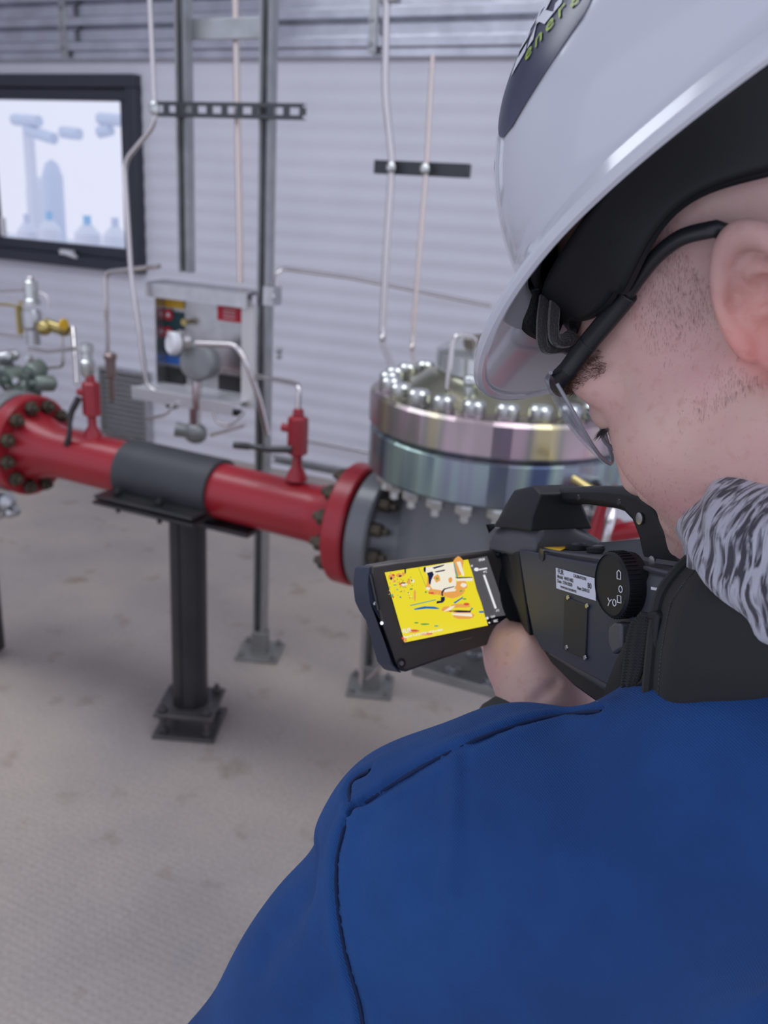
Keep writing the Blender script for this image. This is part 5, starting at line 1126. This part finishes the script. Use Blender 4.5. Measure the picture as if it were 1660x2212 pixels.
# headband with side wings hugging the head
def hb(a, t):
    c, s = math.cos(a), math.sin(a); rx, ry = (.0985, .086) if c > 0 else (.118, .086)
    r = 1 / math.sqrt((c / rx) ** 2 + (s / ry) ** 2); dip = -.004 * math.cos(2 * a) + .007 * math.sin(a * 5) * (abs(s) > .5)
    z0 = .046 + dip + (.004 if c > .5 else 0); z1 = .080 - .012 * max(0, c); fl_ = (t) ** 1.5 * (.018 - .016 * max(0, c))
    return np.array([(r + fl_) * c - .003, (r + fl_) * s, z0 + (z1 - z0) * t])
grid_obj('headband', hb, THS, [i / 8 for i in range(9)], M_band, hm, thick=.003)
MB().tube([H(*(hb(a, 0.0))) for a in THS], .0022, 6, closed=True).build('headband_edge', M_band, hm)
MB().lathe(H(*hb(math.radians(72), .55)) + HR @ np.array([0, .002, 0]), HR[:, 1], [(.0045, 0), (.0035, -.001)], 16).build('rivet_hole', M_lin, hm)
# folded sweatband pads at the forehead and a buckle clip
M_fuzz = mat('fuzzy_pad', (0.028, 0.026, 0.027), .95, bump=(900, 1, .001), sheen=.5)
for P0_ in ([PX(1178, 640, d=.437), PX(1172, 690, d=.437), PX(1172, 738, d=.438), PX(1182, 750, d=.440), PX(1215, 748, d=.443), PX(1240, 758, d=.447)],
            [PX(1200, 650, d=.432), PX(1196, 700, d=.432), PX(1200, 733, d=.434), PX(1222, 736, d=.437), PX(1236, 726, d=.440)]):
    MB().tube(spline(P0_), .0029, 8, flat=(1, 1.5)).build('sweat_pad', M_fuzz, hm)
MB().prism([PX(1120, 610, d=.440), PX(1112, 650, d=.441), PX(1120, 668, d=.442), (PX(1132, 662, d=.442)), PX(1140, 630, d=.441), PX(1146, 606, d=.440)], HR @ np.array([-.004, -.006, .010])).build('harness_clip', M_dark, hm, bevel=.001)
P0_ = [PX(1140, 610, d=.440), PX(1150, 650, d=.446), PX(1160, 680, d=.450), PX(1200, 700, d=.455)]
MB().tube(spline(P0_), .0075, 10, flat=(1, 1.5)).build('front_pad', M_lin, hm)
MB().tube(spline([PX(1125, 640, d=.436), PX(1145, 628, d=.434), PX(1165, 622, d=.432)]), .0009, 6).build('clip_edge', M_band, hm)

# ================================================================ safety glasses
M_gl = mat('glasses_black', (0.012, 0.013, 0.016), .38)
sg = thing('safety_glasses', 'clear wraparound safety glasses with black temple arms', 'glasses', H(.09, 0, .01))
arm = spline([PX(1226, 800, d=.428), PX(1262, 752, d=.418), PX(1305, 700, d=.405), PX(1350, 645, d=.392), PX(1385, 595, d=.380), PX(1425, 548, d=.368), PX(1475, 512, d=.357), PX(1545, 494, d=.347)], 8)
s_t = lambda f: .0042 if f < .42 else .0036
nA = len(arm); i1 = int(nA * .46)
MB().tube(arm[:int(nA * .2)], [.0050] * int(nA * .2), 14, flat=(.72, 1)).build('temple_front', M_gl, sg, bevel=.0004, smooth=50)
MB().tube(arm[int(nA * .2) - 1:i1 + 1], .0053, 14, flat=(.70, 1)).build('temple_sleeve', M_gl, sg, bevel=.0004, smooth=50)
MB().tube(arm[i1:] + spline([H(-.012, .0765, .034), H(-.028, .078, .020), H(-.036, .074, -.004)]), .0036, 12, flat=(.75, 1)).build('temple_tip', M_gl, sg, smooth=60)
MB().tube(spline([PX(1232, 795, d=.427), PX(1215, 812, d=.433), PX(1206, 828, d=.439), PX(1212, 838, d=.444)]), [.0052] * 9 + [.0055] * 8 + [.0056] * 7 + [.004], 12, flat=(.75, 1)).build('hinge', M_gl, sg, smooth=60)
MB().tube(spline([H(.104, -.070, .010), H(.06, -.084, .016), H(0, -.088, .028), H(-.03, -.084, .01)]), .0036, 10).build('temple_tip', M_gl, sg, smooth=60)
M_lens = bpy.data.materials.new('clear_lens'); M_lens.use_nodes = True; N = M_lens.node_tree.nodes; L = M_lens.node_tree.links; N.remove(N['Principled BSDF'])
g_ = N.new('ShaderNodeBsdfGlossy'); g_.inputs['Roughness'].default_value = .02; t_ = N.new('ShaderNodeBsdfTransparent'); t_.inputs[0].default_value = (.90, .91, .93, 1)
fr = N.new('ShaderNodeLayerWeight'); fr.inputs[0].default_value = .07; ms = N.new('ShaderNodeMixShader'); mf = N.new('ShaderNodeMath'); mf.operation = 'MULTIPLY'; mf.inputs[1].default_value = .3; L.new(fr.outputs[0], mf.inputs[0]); L.new(mf.outputs[0], ms.inputs[0]); L.new(t_.outputs[0], ms.inputs[1]); L.new(g_.outputs[0], ms.inputs[2]); L.new(ms.outputs[0], N['Material Output'].inputs['Surface'])
M_lrim = mat('lens_rim_smoke', (0.26, 0.27, 0.30), .12, spec=.8)
def lens(u, v):
    """u -1 (right) .. 1 (left hinge), v 0 top .. 1 bottom"""
    y = .068 * u; w = 1 - abs(u) ** 2; zt = .033 + .002 * w; zb = .027 - .052 * (1 - abs(u) ** 2.4) ** .62 + .026 * math.exp(-(u / .20) ** 2)
    return np.array([.094 + .027 * w - .004 * w * v + .006 * math.sin(v * PI) * w, y, zt + (zb - zt) * v])
US = np.linspace(-1, 1, 61); VS = np.linspace(0, 1, 13)
vs = [H(*lens(u, v)) for v in VS for u in US]; fs = [(i * 61 + j, i * 61 + j + 1, (i + 1) * 61 + j + 1, (i + 1) * 61 + j) for i in range(12) for j in range(60)]
lo_ = MB().add(vs, fs).build('lens', M_lens, sg, smooth=80); m_ = lo_.modifiers.new('solid', 'SOLIDIFY'); m_.thickness = .0018
MB().tube([H(*(lens(u, 1.0))) for u in US], .0010, 8).build('lens_rim', M_lrim, sg, smooth=80)
MB().tube([H(*(lens(u, 0.0))) for u in US], .0010, 8).build('lens_rim', M_lrim, sg, smooth=80)
gk = spline([PX(1222, 832, d=.440), PX(1250, 845, d=.446), PX(1282, 858, d=.452), PX(1300, 876, d=.455), PX(1305, 900, d=.457), PX(1300, 925, d=.460), PX(1306, 952, d=.464), PX(1330, 972, d=.468), PX(1352, 982, d=.470)])
MB().tube(gk, .0011, 8).build('gasket', M_lrim, sg, smooth=80)
